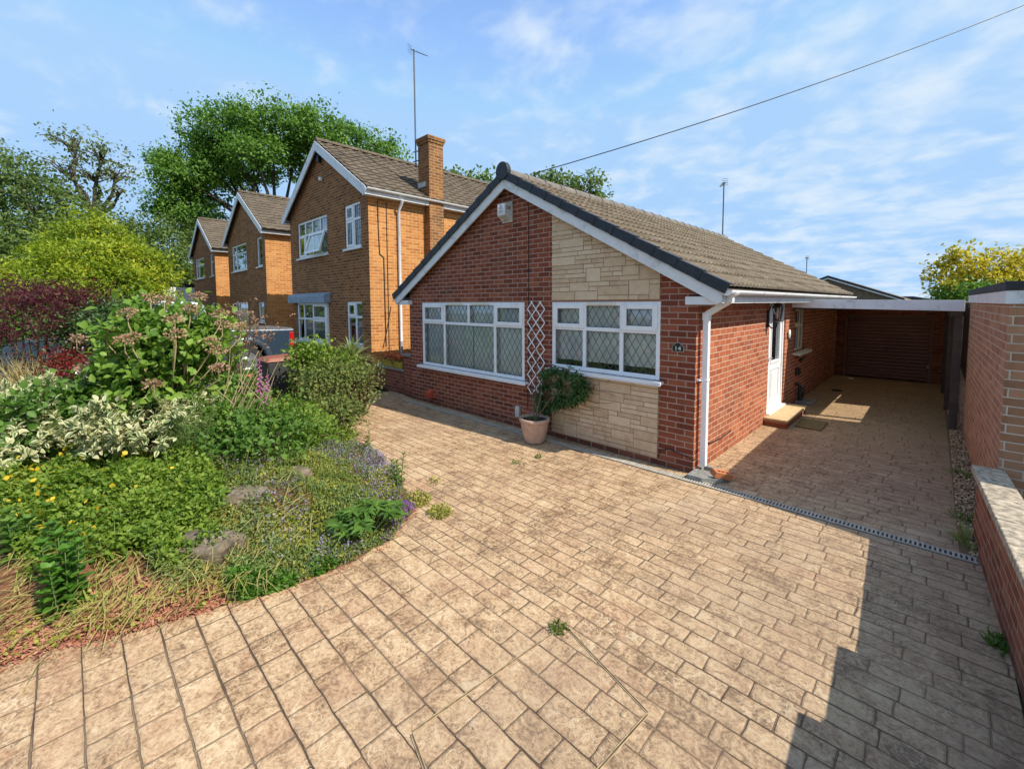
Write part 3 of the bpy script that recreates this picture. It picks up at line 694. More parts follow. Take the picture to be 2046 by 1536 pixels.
    MB().tube([(-.45, -.014, .10), (-.41, -.012, .21), (-.30, -.01, .24), (-.12, -.01, .21), (.0, -.012, .18), (.02, .03, .19)], .006, 6).build('wall_cable', BLACK, t)
    MB().box(-2.95, -2.86, -.05, -.001, .18, .36).build('junction_box', plain('grey plastic box', (.5, .5, .48), .5), t, bevel=.006)
    return t
bungalow = make_bungalow()

# doorstep, mat
st = MB(); st.box(0.003, .34, 2.95, 4.36, 0, .095); st.box(-.0+.004, .36, 2.93, 4.38, .096, .135)
tag(st.build('doorstep', [BR_Y, ], None, bevel=.006), 'brick doorstep with buff slab top below the white side door', 'doorstep')
st2 = bpy.data.objects['doorstep']; st2.data.materials.append(plain('buff paving slab', (.50, .36, .19), .9, var=.2, scale=20, bump=.3))
for p_ in st2.data.polygons:
    if p_.center.z > .096 or (.096 <= p_.center.z): p_.material_index = 1
mt = MB(); mt.box(.40, .77, 3.17, 3.83, .004, .018); tag(mt.build('doormat', plain('worn coir mat', (.17, .12, .05), .98, var=.35, scale=40, bump=.8), None, bevel=.004), 'worn brown doormat on the drive beside the doorstep', 'doormat')

# wall fittings that hang on the bungalow
def text_mesh(txt, size, depth=.004):
    c = bpy.data.curves.new('lettering', 'FONT'); c.body = txt; c.size = size; c.extrude = depth; c.align_x = 'CENTER'; c.align_y = 'CENTER'
    o = bpy.data.objects.new('tmp', c); col.objects.link(o); dg = bpy.context.evaluated_depsgraph_get(); me = bpy.data.meshes.new_from_object(o.evaluated_get(dg)); bpy.data.objects.remove(o); bpy.data.curves.remove(c)
    return me
def place_text(name, txt, size, loc, mat, parent, depth=.002, sx=1.0):
    me = text_mesh(txt, size, depth); me.transform(Matrix.Rotation(R(90), 4, 'X')@Matrix.Diagonal((sx, 1, 1, 1))); me.materials.clear(); me.materials.append(mat); me.name = name
    o = bpy.data.objects.new(name, me); col.objects.link(o); o.parent = parent; o.location = Vector(loc)-parent.location; return o

al = thing('alarm_box', 'grey and white burglar alarm box high on the gable under the ridge', 'alarm box', (-3.15, 0, 3.55))
b = MB(); b.prism([(-3.25, 3.40), (-3.02, 3.40), (-3.02, 3.73), (-3.25, 3.73)], 'y', -.03, -.001)
b.hexa([(-3.245, -.03, 3.42), (-3.025, -.03, 3.42), (-3.025, -.03, 3.72), (-3.245, -.03, 3.72)], [(-3.22, -.16, 3.50), (-3.05, -.16, 3.50), (-3.05, -.16, 3.69), (-3.22, -.16, 3.69)])
b.build('casing', plain('grey plastic casing', (.50, .51, .48), .5, var=.08, dirt=((.3, .29, .22), 6, .3)), al, bevel=.006)
b = MB(); b.box(-3.215, -3.055, -.166, -.161, 3.51, 3.685); sk = b.build('sticker', plain('white sticker', (.82, .82, .82), .4, var=.02), al)
place_text('lettering', 'S', .06, (-3.135, -.168, 3.605), BLACK, al)
tr = MB(); 
for (p0, p1) in (((-3.19, 3.585), (-3.135, 3.67)), ((-3.135, 3.67), (-3.08, 3.585)), ((-3.19, 3.57), (-3.08, 3.57))): tr.tube([(p0[0], -.1675, p0[1]), (p1[0], -.1675, p1[1])], .0045, 4)
for k in range(3): tr.box(-3.2, -3.075, -.1675, -.1665, 3.552-.014*k, 3.556-.014*k)
tr.build('printed_mark', BLACK, al)
b = MB()
for k in range(3): b.hexa([(-3.0255, -.05, 3.64-k*.02), (-3.046, -.14, 3.64-k*.02), (-3.046, -.14, 3.646-k*.02), (-3.0255, -.05, 3.646-k*.02)], [(-3.0225, -.05, 3.64-k*.02), (-3.043, -.14, 3.64-k*.02), (-3.043, -.14, 3.646-k*.02), (-3.0225, -.05, 3.646-k*.02)])
b.build('vent_slots', BLACK, al)
b = MB(); b.lathe([(.001, -.045), (.022, -.04), (.03, -.02), (.03, 0)], (-3.16, -.09, 3.46), 14); b.build('strobe', plain('strobe lens', (.55, .42, .38), .3), al)

nb = thing('house_number_plaque', 'small black arched plaque with the number 14 on the brick pier', 'number plaque', (-.216, 0, 1.526))
arch = [(-.075, -.055), (.075, -.055), (.075, .018), (.05, .03)]+[(.042*math.cos(a), .03+.034*math.sin(a)) for a in np.linspace(.2, math.pi-.2, 7)]+[(-.05, .03), (-.075, .018)]
MB().prism([(-.216+x, 1.526+z) for x, z in arch], 'y', -.010, -.001).build('rim', plain('pale gold rim', (.42, .38, .28), .4), nb)
MB().prism([(-.216+x*.9, 1.526+z*.88) for x, z in arch], 'y', -.014, -.0105).build('plate', BLACK, nb)
place_text('lettering', '14', .075, (-.216, -.0155, 1.512), plain('pale numeral', (.62, .62, .55), .4), nb, sx=1.15)

vb = MB(); vb.hexa([(-5.46, -.001, .13), (-5.30, -.001, .13), (-5.30, -.001, .31), (-5.46, -.001, .31)], [(-5.45, -.12, .14), (-5.31, -.12, .14), (-5.31, -.12, .25), (-5.45, -.12, .25)])
for k in range(5): vb.box(-5.43+k*.022, -5.42+k*.022, -.123, -.119, .15, .24)
tag(vb.build('vent_cover', plain('orange red vent cover', (.42, .075, .035), .6), None, bevel=.006), 'orange red vent cover low on the brick below the wide window', 'vent cover')

ln = thing('wall_lantern', 'black coach lantern on the brick beside the white side door', 'wall lantern', (0, 2.98, 1.9))
def lantern(c):
    x, y, z = c; b = MB()
    b.box(.0, .02, y-.045, y+.045, z-.33, z-.05); b.tube([(.02, y, z-.28), (.06, y, z-.34), (.13, y, z-.33), (.15, y, z-.24)], .011, 8); b.tube([(.02, y, z-.08), (.05, y, z+.03), (.11, y, z+.10), (.15, y, z+.05)], .009, 8)
    b.build('wall_bracket', BLACK, ln)
    b = MB(); cx = .15
    b.lathe([(.02, -.23), (.055, -.22), (.06, -.20), (.045, -.19)], (cx, y, z), 6, False); b.lathe([(.085, .0), (.075, .025), (.05, .07), (.02, .09), (.012, .12), (.001, .13)], (cx, y, z), 6, False); b.lathe([(.001, .0), (.085, .0)], (cx, y, z), 6, False)
    for j in range(6):
        a = 2*math.pi*j/6; b.tube([(cx+.045*math.cos(a), y+.045*math.sin(a), z-.2), (cx+.075*math.cos(a), y+.075*math.sin(a), z)], .006, 4)
    b.build('cage', BLACK, ln)
    MB().lathe([(.044, -.195), (.073, -.002)], (cx, y, z), 6, False).build('glass', GLASS, ln)
    MB().lathe([(.012, -.19), (.014, -.12), (.01, -.06), (.001, -.05)], (cx, y, z), 8).build('bulb', plain('bulb', (.75, .73, .68), .3), ln)
lantern((0, 2.98, 1.98))
pl = MB()
pl.lathe([(.001, -.02), (.065, -.018), (.07, 0)], (0, 0, 0), 14); me_ = pl.build('wall_plate', plain('white oval plate', (.75, .75, .72), .5), None)
me_.rotation_euler = (0, R(-90), 0); me_.location = (.022, 4.42, 1.46); me_.scale = (1.25, .8, 1); tag(me_, 'white oval plate on the brick between the side door and the cream window', 'wall plate')

# black waste pipe, gully and vent holes on the side wall
wp = thing('waste_pipe', 'black waste pipe dropping to a gully beyond the doorstep', 'drain pipe', (.06, 5.2, 0))
MB().tube([(.0, 5.18, .40), (.07, 5.18, .40), (.085, 5.18, .36), (.085, 5.18, .04)], .034, 10).tube([(.0, 5.55, .27), (.08, 5.55, .27), (.09, 5.55, .22), (.09, 5.42, .10), (.09, 5.3, .05)], .022, 10).build('pipe', BLACK, wp)
MB().box(.02, .32, 5.1, 5.65, .004, .03).box(.02, .32, 5.1, 5.14, .03, .07).box(.28, .32, 5.14, 5.65, .03, .07).build('gully_surround', CONC, wp, bevel=.006)
fv = MB(); fv.box(.001, .06, 5.12, 5.3, .58, .72).box(.06, .075, 5.14, 5.28, .6, .7)
tag(fv.build('flue_vent', BLACK, None, bevel=.005), 'small black boxed vent on the side wall above the waste pipe', 'vent')
fv = MB(); fv.box(.001, .02, 5.45, 5.85, .86, .875); fv.tube([(.02, 5.42, .84), (.04, 5.55, .87), (.03, 5.7, .86), (.04, 5.9, .9)], .013, 6)
tag(fv.build('pipe_stub', BLACK, None), 'short dark pipe stub on the brick below the cream side window', 'pipe')
dc = MB(); dc.lathe([(.001, .02), (.10, .018), (.11, .005)], (.42, 7.3, 0), 12, False); dc.box(.35, .52, 7.2, 7.24, .006, .03)
tag(dc.build('drain_cover', BLACK, None), 'dark round drain cover on the drive under the carport', 'drain cover')
# grey gully collar and loose perforated brick at the downpipe foot
gc = MB(); C0 = (.10, .07)
ring_o = [(-.13, -.20), (.20, -.20), (.34, -.05), (.34, .20), (-.02, .20), (-.02, 0), (-.13, -.05)]
gc.box(.001, .05, -.14, .27, .003, .06); gc.box(.05, .20, .215, .27, .003, .06); gc.hexa([(.0, -.19, .003), (.17, -.19, .003), (.17, -.13, .003), (.0, -.13, .003)], [(.0, -.19, .06), (.17, -.19, .06), (.17, -.13, .06), (.0, -.13, .06)])
gc.hexa([(.17, -.19, .003), (.36, -.03, .003), (.31, .02, .003), (.17, -.11, .003)], [(.17, -.19, .06), (.36, -.03, .05), (.31, .02, .05), (.17, -.11, .06)])
gc.box(.31, .37, .02, .16, .003, .06); gc.box(.05, .31, -.13, .215, .004, .012)
tag(gc.build('gully_collar', CONC, None, bevel=.006), 'grey concrete gully collar at the foot of the white downpipe', 'gully collar')
lb = thing('loose_brick', 'loose orange brick with three square holes beside the gully collar', 'brick', (.33, .08, .01))
def brickbits():
    m = MB(); x0, x1, y0, y1, z0, z1 = -.108, .108, -.052, .052, 0, .068; ys = [-.052, -.018, .018, .052]
    hx = [(-.07, -.03), (-.018, .022), (.034, .074)]
    m.box(x0, x1, y0, -.02, z0, z1); m.box(x0, x1, .02, y1, z0, z1); xs = [x0]+[q for h in hx for q in h]+[x1]
    for i in range(0, len(xs), 2): m.box(xs[i], xs[i+1], -.02, .02, z0, z1)
    return m
o = brickbits().build('perforated_body', plain('orange brick body', (.45, .17, .07), .9, var=.15, bump=.3), None); o.parent = lb
bi = MB().box(-.07, .074, -.0199, .0199, .004, .012).build('hole_shade', BLACK, None); bi.parent = lb  # black sheet standing in for the shade inside the holes
lb.location = (.31, .01, .055); lb.rotation_euler = (R(10), R(14), R(52))

# channel drain across the front
cdn = thing('channel_drain', 'long slotted pale metal drain channel along the front of the bungalow and across the drive', 'drain', (-1.9, -.21, 0))
g_ = MB(); yc = -.21; g_.box(-6.1, 2.34, yc-.054, yc-.038, .002, .012); g_.box(-6.1, 2.34, yc+.038, yc+.054, .002, .012)
x = -6.1; k = 0
while x < 2.33:
    wj = .016
    if abs((x-.39) % 1.0) < .02: g_.box(x, x+.014, yc-.038, yc+.038, .002, .0115)
    else: g_.box(x, x+wj, yc-.038, yc+.038, .002, .011)
    x += .0305
g_.build('grate', GALV, cdn)
MB().box(-6.1, 2.34, yc-.062, yc+.062, .0008, .0016).build('channel_bed', plain('channel bed', (.03, .03, .028), .9), cdn)

# inspection cover let into the paving (a thin steel tray rim)
mh = MB(); pts = [(.30, -4.12), (.40, -3.06), (1.06, -3.24), (.97, -4.3)]
for i in range(4):
    a, b2 = Vector(pts[i]), Vector(pts[(i+1) % 4]); d = (b2-a).normalized(); n = Vector((-d.y, d.x))
    for off in (0., .012):
        p = [a+n*off, b2+n*off, b2+n*(off+.0035), a+n*(off+.0035)]; mh.hexa([(q.x, q.y, .0005) for q in p], [(q.x, q.y, .0045) for q in p])
    p = [a+n*.004, b2+n*.004, b2+n*.0115, a+n*.0115]; mh.cur = 1; mh.hexa([(q.x, q.y, .0005) for q in p], [(q.x, q.y, .0015) for q in p]); mh.cur = 0
for q in ((.37, -3.16), (.98, -3.33)): mh.lathe([(.001, .004), (.013, .0038), (.016, .001)], (q[0], q[1], .002), 10)
tag(mh.build('inspection_cover', [plain('worn dirty rim', (.38, .28, .16), .8, var=.45, scale=20), plain('dirt in groove', (.10, .07, .04), .95, var=.6, scale=9)], None), 'paved inspection cover with a thin metal rim set in the near drive', 'inspection cover')

# ================================================================== CARPORT, GARAGES, RIGHT BOUNDARY
SHEET, nt_ = new_mat('corrugated translucent sheet'); g = NG(nt_); tl_ = g.n('ShaderNodeBsdfTranslucent'); tl_.inputs[0].default_value = (.62, .54, .42, 1); df_ = g.n('ShaderNodeBsdfDiffuse'); df_.inputs[0].default_value = (.30, .28, .25, 1)
ms_ = g.n('ShaderNodeMixShader'); ms_.inputs[0].default_value = .55; g.l(df_.outputs[0], ms_.inputs[1]); g.l(tl_.outputs[0], ms_.inputs[2]); g.out(ms_.outputs[0])
cp = thing('carport', 'lean-to carport with white fascia board and dark posts over the drive', 'carport', (1.2, 4.6, 0))
MB().prism([(.012, 1.965), (2.33, 1.915), (2.33, 2.088), (.012, 2.118)], 'y', 4.585, 4.615).build('fascia', WHITED, cp, bevel=.003)
MB().prism([(.012, 2.085), (2.36, 2.05), (2.36, 2.075), (.012, 2.11)], 'y', 4.616, 9.98).build('roof', SHEET, cp)
j = MB()
for k in range(6): j.box(.03, 2.28, 4.7+k*.98, 4.75+k*.98, 1.93, 2.045)
j.build('joist', DARKW, cp)['kind'] = 'stuff'
MB().box(2.17, 2.31, 4.65, 9.9, 1.83, 1.925).build('wall_plate', DARKW, cp)
for (x, y) in ((2.275, 4.72), (2.235, 6.5), (2.2, 8.6)): MB().box(x-.05, x+.05, y-.05, y+.05, 0, 1.83).build('post', DARKW, cp, bevel=.004)

gr = thing('garage', 'dark garage with brown up-and-over door at the end of the carport', 'garage', (1.1, 10, 0))
w = MB(); wall_face(w, 'y', 10.0, -1, -.06, 2.44, 0, 2.02, [(.19, 1.98, 0, 1.74)], .12); wall_face(w, 'y', 14, 1, -.06, 2.44, 0, 2.02); w.cur = 1; wall_face(w, 'x', 2.44, 1, 10, 14, 0, 2.02); wall_face(w, 'x', -.06, -1, 10, 14, 0, 2.02); w.build('wall', [brick_mat('brown garage brick', 'x', RED, (.25, .18, .14)), BR_Y], gr)
MB().box(-.07, 2.46, 9.985, 14.02, 2.021, 2.06).build('roof', plain('felt roof', (.05, .05, .05), .9), gr)
f = MB(); f.box(.185, .26, 10.02, 10.11, 0, 1.745); f.box(1.91, 1.985, 10.02, 10.11, 0, 1.745); f.box(.26, 1.91, 10.02, 10.11, 1.64, 1.745); f.build('door_frame', BROWN_DOOR, gr, bevel=.004)
d = MB(); z = .02
while z < 1.64:
    d.hexa([(.265, 10.075, z), (1.905, 10.075, z), (1.905, 10.06, z+.012), (.265, 10.06, z+.012)], [(.265, 10.1, z), (1.905, 10.1, z), (1.905, 10.1, z+.012), (.265, 10.1, z+.012)]); d.box(.265, 1.905, 10.06, 10.1, z+.012, z+.088); z += .09
gd = d.build('door', BROWN_DOOR, gr)
hd = MB(); hd.box(1.05, 1.12, 10.035, 10.059, .80, .83); hd.box(1.075, 1.095, 10.045, 10.0595, .77, .86); hd.build('handle', BLACK, gd)

ng = thing('flat_roofed_garage', 'neighbouring flat roofed garage of pinkish brick with white fascia and black felt edge', 'garage', (2.45, .25, 0))
A = [(2.45, .25), (2.385, 4.5), (6.0, 4.6), (6.0, -.16)]
w = MB()
def wq(p, q, z0, z1): w.add([(p[0], p[1], z0), (q[0], q[1], z0), (q[0], q[1], z1), (p[0], p[1], z1)], [(0, 1, 2, 3)])
w.cur = 1; wq(A[1], A[0], -.02, 2.06); wq(A[3], A[2], -.02, 2.06); w.cur = 0; wq(A[0], A[3], -.02, 2.06); wq(A[2], A[1], -.02, 2.06); w.build('wall', [PK_X, PK_Y], ng)
def ring(o, z0, z1, t=.022):
    m = MB(); P = [Vector((p[0], p[1])) for p in A]; cen = sum(P, Vector((0, 0)))/4
    O = [p+Vector((-1 if p.x < 4 else 1, -1 if p.y < 2 else 1))*o for p in P]; I = [p+Vector((-1 if p.x < 4 else 1, -1 if p.y < 2 else 1))*(o-t) for p in P]
    for i in range(4):
        k = (i+1) % 4; m.hexa([(I[i].x, I[i].y, z0), (I[k].x, I[k].y, z0), (O[k].x, O[k].y, z0), (O[i].x, O[i].y, z0)], [(I[i].x, I[i].y, z1), (I[k].x, I[k].y, z1), (O[k].x, O[k].y, z1), (O[i].x, O[i].y, z1)])
    return m
ring(.024, 2.05, 2.16).build('fascia', WHITED, ng, bevel=.002)
fe = ring(.032, 2.162, 2.235, .03); fe.add([(p[0], p[1], 2.225) for p in A], [(0, 1, 2, 3)]); fe.build('felt_roof', plain('black felt', (.035, .037, .04), .85, var=.3, bump=.3), ng)

dw = thing('garden_wall', 'low red brick boundary wall with rough grey coping slabs beside the drive', 'wall', (2.5, -1, 0))
def turn(m):
    m.v = [(x-.05*y, y, z) for x, y, z in m.v]; return m
w = MB(); w.cur = 1; w.box(2.342, 2.47, -1.86, .235, 0, .60); w.box(2.342, 2.47, -2.50, -1.862, 0, .69); w.box(2.342, 2.47, -7, -2.502, 0, .80); turn(w).build('wall', [DW_X, DW_Y], dw)
y = .232
for (y0, y1, z) in ((-.34, .232, .601), (-1.02, -.346, .601), (-1.88, -1.026, .601), (-2.52, -1.885, .691), (-3.2, -2.525, .801), (-4.1, -3.206, .801), (-7, -4.106, .801)):
    turn(MB().box(2.305, 2.50, y0, y1, z, z+.062)).build('coping_slab', COPE, dw, bevel=.008)
fn = thing('timber_fence', 'dark boarded fence between the carport posts and the pink brick garage', 'fence', (2.45, 7, 0))
m = MB(); y = 4.44
while y < 10: 
    h = 1.36 if y < 6.1 else (1.96 if y < 7.2 else 2.06)
    m.box(2.455+.006*(int(y*10) % 2), 2.475, y, y+.118, .02, h); y += .12
m.build('board', DARKW, fn)['kind'] = 'stuff'
m = MB()
for z in (.35, 1.1): m.box(2.476, 2.53, 4.66, 10, z, z+.07)
m.build('rail', DARKW, fn)
lw = MB(); rr = random.Random(3)
for r in range(7):
    y = 4.62
    while y < 9.6:
        l = rr.uniform(.18, .4); o = rr.uniform(0, .03); lw.box(2.375+o, 2.45, y, y+l-.012, .02+r*.085, .02+r*.085+.075); y += l
tag(lw.build('rubble_wall', plain('pale rubble stone', (.32, .27, .20), .95, var=.3, bump=.6), None, bevel=.008), 'low pale rubble wall between the carport posts and the dark fence', 'wall')
def pebbles(name, n, fn_, size, mat, parent=None):
    tv = np.array([(1, 0, 0), (0, 1, 0), (-1, 0, 0), (0, -1, 0), (0, 0, .7), (0, 0, -.7)], float); tf = [(0, 1, 4), (1, 2, 4), (2, 3, 4), (3, 0, 4), (1, 0, 5), (2, 1, 5), (3, 2, 5), (0, 3, 5)]
    P = fn_(n); a = RNG.uniform(0, 6.28, n); s = size*RNG.uniform(.5, 1.3, n); sx = s*RNG.uniform(.8, 1.4, n)
    ca, sa = np.cos(a)[:, None], np.sin(a)[:, None]; X = tv[None, :, 0]*sx[:, None]; Y = tv[None, :, 1]*s[:, None]
    V = np.stack([P[:, 0:1]+X*ca-Y*sa, P[:, 1:2]+X*sa+Y*ca, P[:, 2:3]+tv[None, :, 2]*s[:, None]*(1+.3*RNG.normal(size=(n, 6)))], -1).reshape(-1, 3)
    m = MB(); m.add(V, [tuple(i+6*k for i in f) for k in range(n) for f in tf], True); return m.build(name, mat, parent)
def gravel_pts(n):
    y = RNG.uniform(-.1, 9.6, n)**1.0; y = -.12+9.6*RNG.random(n)**1.5; t = RNG.random(n); x = 2.245+t*.21+np.where(y < .2, .06, 0); return np.stack([np.minimum(x, 2.385+.06*(y > .25)), y, .004+.02*RNG.random(n)], 1)
GRM, nt_ = new_mat('gravel pebbles'); g = NG(nt_); ge = g.n('ShaderNodeNewGeometry'); g.out(g.bsdf(g.ramp(ge.outputs['Random Per Island'], [(.1, (.22, .15, .08)), (.5, (.42, .31, .17)), (.9, (.58, .48, .32))]), .9))
MB().add([(2.24, -.15, .002), (2.46, -.15, .002), (2.46, 9.7, .002), (2.19, 9.7, .002)], [(0, 1, 2, 3)]).build('gravel_strip', plain('gritty soil', (.16, .11, .06), .95, var=.4, scale=40), None)['kind'] = 'structure'
pebbles('gravel', 5200, gravel_pts, .013, GRM)['kind'] = 'stuff'

# ================================================================== NEIGHBOUR HOUSES
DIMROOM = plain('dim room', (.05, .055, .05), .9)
CURT2 = plain('pale curtain', (.34, .38, .34), .9, var=.2)
LEADROOF = plain('blue grey lead canopy', (.24, .30, .36), .6, var=.2)
def dense_house(xr, label, kind):
    W, D, EVE, APX = 5.25, 8.0, 4.84, 6.60; xl = xr-W; xa = (xl+xr)/2; half = W/2+.22; sl = (APX-EVE)/half
    zr = lambda x: APX-abs(x-xa)*sl
    t = thing('detached_house', label, 'house', (xa, 0, 0), 'row of detached brick houses beside the bungalow')
    W1 = (xr-4.6, xr-2.38, 3.49, 4.58); W2 = (xr-1.28, xr-.4, 3.50, 4.62); W3 = (xr-4.6, xr-2.42, .95, 2.12); W4 = (xr-1.31, xr-.45, 1.0, 2.13)
    if kind: W2 = (xr-1.0, xr-.38, 3.5, 4.6); W4 = (xr-1.1, xr-.4, 1.4, 2.15); W3 = (xr-4.4, xr-2.5, .2, 2.15)
    if kind == 2: W3 = (xr-4.6, xr-4.0, 1.0, 2.1)
    w = MB(); gz = lambda x: zr(x)-.06
    wall_face(w, 'y', 0, -1, xl, xr, 0, 4.7, [W1, W2, W3, W4], .1, [(xl, 4.7), (xr, 4.7), (xr, gz(xr)), (xa, gz(xa)), (xl, gz(xl))])
    wall_face(w, 'y', D, 1, xl, xr, 0, 4.7, [], .1, [(xl, 4.7), (xr, 4.7), (xr, gz(xr)), (xa, gz(xa)), (xl, gz(xl))])
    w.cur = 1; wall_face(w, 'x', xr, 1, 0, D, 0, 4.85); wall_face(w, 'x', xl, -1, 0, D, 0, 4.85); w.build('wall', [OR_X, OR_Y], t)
    rm = MB(); rm.box(xl+.1, xr-.1, 2.0, 2.02, 0, 4.7); rm.box(xl+.1, xr-.1, .12, 2.0, 2.45, 2.5); rm.box(xl+.1, xr-.1, .12, D, 4.7, 4.72); rm.build('inner_wall', DIMROOM, t)
    kw = dict(rec=.03, cur_mat=CURT2, cur_d=.25, sill_out=.06, fr=.06, mul=.06)
    if kind == 0:
        window(t, 'y', 0, -1, *W1, cols=[xr-4.05, xr-3.5, xr-2.93], rows=[4.16], sashes={(0, 0)}, cols_bottom=[xr-4.05, xr-3.5], **kw)
        window(t, 'y', 0, -1, *W2, cols=[xr-.82], rows=[4.22], sashes={(0, 1), (0, 0)}, grid=(3, 3), **kw)
        window(t, 'y', 0, -1, *W4, cols=[xr-.84], rows=[1.73], sashes={(0, 1)}, grid=None, **kw)
        # open casement hung from the transom
        sm = MB(); a0, a1 = xr-3.5, xr-2.42; z0, z1 = 3.52, 4.14; an = R(17); lf = lambda y, z: (-.02-(z1-z)*math.sin(an)+y, z1-(z1-z)*math.cos(an))
        def sb(b0, b1, zz0, zz1):
            P0, P1 = lf(0, zz0), lf(0, zz1); sm.hexa([(b0, P0[0], P0[1]), (b1, P0[0], P0[1]), (b1, P1[0], P1[1]), (b0, P1[0], P1[1])], [(b0, P0[0]-.05, P0[1]-.01), (b1, P0[0]-.05, P0[1]-.01), (b1, P1[0]-.05, P1[1]-.01), (b0, P1[0]-.05, P1[1]-.01)])
        sb(a0, a0+.07, z0, z1); sb(a1-.07, a1, z0, z1); sb(a0+.07, a1-.07, z0, z0+.07); sb(a0+.07, a1-.07, z1-.07, z1)
        cs = sm.build('open_casement', WHITE, t, bevel=.004)
        q0, q1 = lf(-.02, z0+.07), lf(-.02, z1-.07); MB().add([(a0+.07, q0[0], q0[1]), (a1-.07, q0[0], q0[1]), (a1-.07, q1[0], q1[1]), (a0+.07, q1[0], q1[1])], [(0, 1, 2, 3)]).build('pane', GLASS, cs)
        # square bay under a lead canopy
        by = -.10; bx0, bx1 = W3[0], W3[1]
        bw = window(t, 'y', by, -1, bx0, bx1, .95, 2.10, cols=[bx0+.5, bx0+1.2], rows=[1.62], sashes={(2, 1), (2, 0)}, **kw)
        s_ = MB(); 
        for xx in (bx0, bx1-.05): s_.box(xx, xx+.05, by+.1, -.001, .95, 2.1)
        s_.box(bx0-.05, bx1+.05, by-.08, 0, .88, .948); s_.build('bay_cheek', WHITE, t)
        cn = MB(); cn.prism([(-.20, 2.10), (-.20, 2.30), (-.18, 2.33), (-.003, 2.40), (-.003, 2.10)], 'x', xr-5.12, xr-2.28); cn.build('bay_canopy', LEADROOF, t, bevel=.01)
        MB().box(bx0, bx1, by+.02, -.002, 0, .88).build('bay_wall', OR_X, t)
    else:
        window(t, 'y', 0, -1, *W1, cols=[xr-4.0], rows=[4.2], cols_bottom=[xr-4.0], **kw)
        window(t, 'y', 0, -1, *W2, cols=[], rows=[4.2] if kind == 2 else [], **kw); window(t, 'y', 0, -1, *W4, cols=[], rows=[], **kw)
        window(t, 'y', 0, -1, *W3, cols=[W3[0]+.5] if kind == 1 else [], rows=[1.7] if kind == 1 else [], **kw)
    r = MB(); tile_slope(r, xa+half+.06, zr(xa+half+.06), xa, APX, -.16, D+.1, 13, roll=.3, amp=.02, step=.03); tile_slope(r, xa-half-.06, zr(xa-half-.06), xa, APX, -.16, D+.1, 13, roll=.3, amp=.02, step=.03); rf = r.build('roof', TILE2, t)
    rd = MB(); pr = []
    for yy in (-.16, D+.1): pr += [(xa+.11*math.cos(a), yy, APX-.01+.1*math.sin(a)) for a in np.linspace(0, math.pi, 9)]
    rd.add(pr, [(q, q+1, q+10, q+9) for q in range(8)]+[tuple(range(9))], True); rd.build('ridge_tiles', TILE2, rf)
    un = MB(); un.prism([(xl-.2, zr(xl-.2)-.03), (xa, APX-.03), (xr+.2, zr(xr+.2)-.03), (xr+.2, zr(xr+.2)-.05), (xa, APX-.05), (xl-.2, zr(xl-.2)-.05)], 'y', -.12, D); un.build('roof_underlay', DARKW, t)
    for sg in (1, -1):
        b = MB(); xe = xa+sg*half
        b.prism([(xa+sg*.002, APX-.28), (xe-sg*.12, zr(xe-sg*.12)-.27), (xe-sg*.10, zr(xe)-.20), (xe, zr(xe)-.20), (xe, zr(xe)-.02), (xa+sg*.002, APX-.02)], 'y', -.18, -.15); b.build('bargeboard', WHITED, t)
        f = MB(); xw = xr if sg > 0 else xl; f.box(xe-sg*.03, xe-sg*.005, -.149, D, zr(xe)-.19, zr(xe)-.03); f.box(xw+sg*.002, xe-sg*.031, -.149, D, zr(xe)-.19, zr(xe)-.17); f.build('soffit', WHITED, t)
        gm = MB(); cx, cz, rg = xe+sg*.05, zr(xe)-.045, .052; ang = np.linspace(math.pi, 2*math.pi, 7)
        gm.add([(cx+rg*math.cos(a), yy, cz+rg*math.sin(a)) for yy in (-.17, D) for a in ang], [(q, q+1, q+8, q+7) for q in range(6)], True)
        gm.build('gutter', WHITE if kind == 0 else BLACK, t)
    MB().lathe([(.001, -.05), (.05, -.04), (.06, 0), (.05, .05)], (xa+.05, -.06, 5.55), 10).build('floodlight', WHITE, t) if kind == 0 else None
    if kind == 0:
        MB().box(xa-.12, xa+.02, -.1, -.001, 6.05, 6.25).build('bat_box', BLACK, t)
        d = MB(); X = xr+.06
        d.tube([(X+.2, .78, 4.66), (X+.17, .79, 4.58), (X, .8, 4.42), (X, .8, 1.1)], .036, 10)
        dp = d.build('downpipe', WHITE, t); MB().tube([(X, .8, 1.1), (X, .8, .1)], .037, 10).build('lower_length', plain('grey pipe', (.35, .36, .37), .5), dp)
        MB().tube([(X-.03, .24, 4.6), (X-.045, .25, 3.9), (X-.045, .27, 3.3), (X-.045, .38, 3.22), (X-.045, .39, 1.0)], .011, 5).tube([(X-.045, .48, 4.6), (X-.045, .48, 2.1), (X-.045, .47, .7)], .008, 5).tube([(X-.045, .55, 2.0), (X-.045, .42, 1.4), (X-.045, .3, .95)], .009, 5).build('wall_cable', BLACK, t)
        c = MB(); c.cur = 1; x0, x1, y0, y1 = xr-.26, xr+.235, 1.62, 2.08
        for (z0, z1, e) in ((.05, 6.30, 0), (6.30, 6.37, .025), (6.37, 6.46, .05)):
            o = len(c.f); c.box(x0-e, x1+e, y0-e, y1+e, z0, z1)
            c.mi[o:o+6] = [0, 0, 0, 1, 0, 1]
        ch = c.build('chimney', [brick_mat('sooty chimney brick x', 'x', ORG, (.36, .24, .13), dirt=(.05, .035, .025), dirt_amt=.9, damp=0), brick_mat('sooty chimney brick y', 'y', [(.15, .065, .025), (.21, .085, .03), (.26, .115, .04), (.32, .15, .055)], (.5, .34, .19), dirt=(.08, .05, .03), dirt_amt=.7, damp=0)], t)
        MB().lathe([(.17, 0), (.13, .05), (.06, .09), (.001, .1)], (xr-.02, 1.85, 6.46), 12).build('flaunching', CONC, ch)
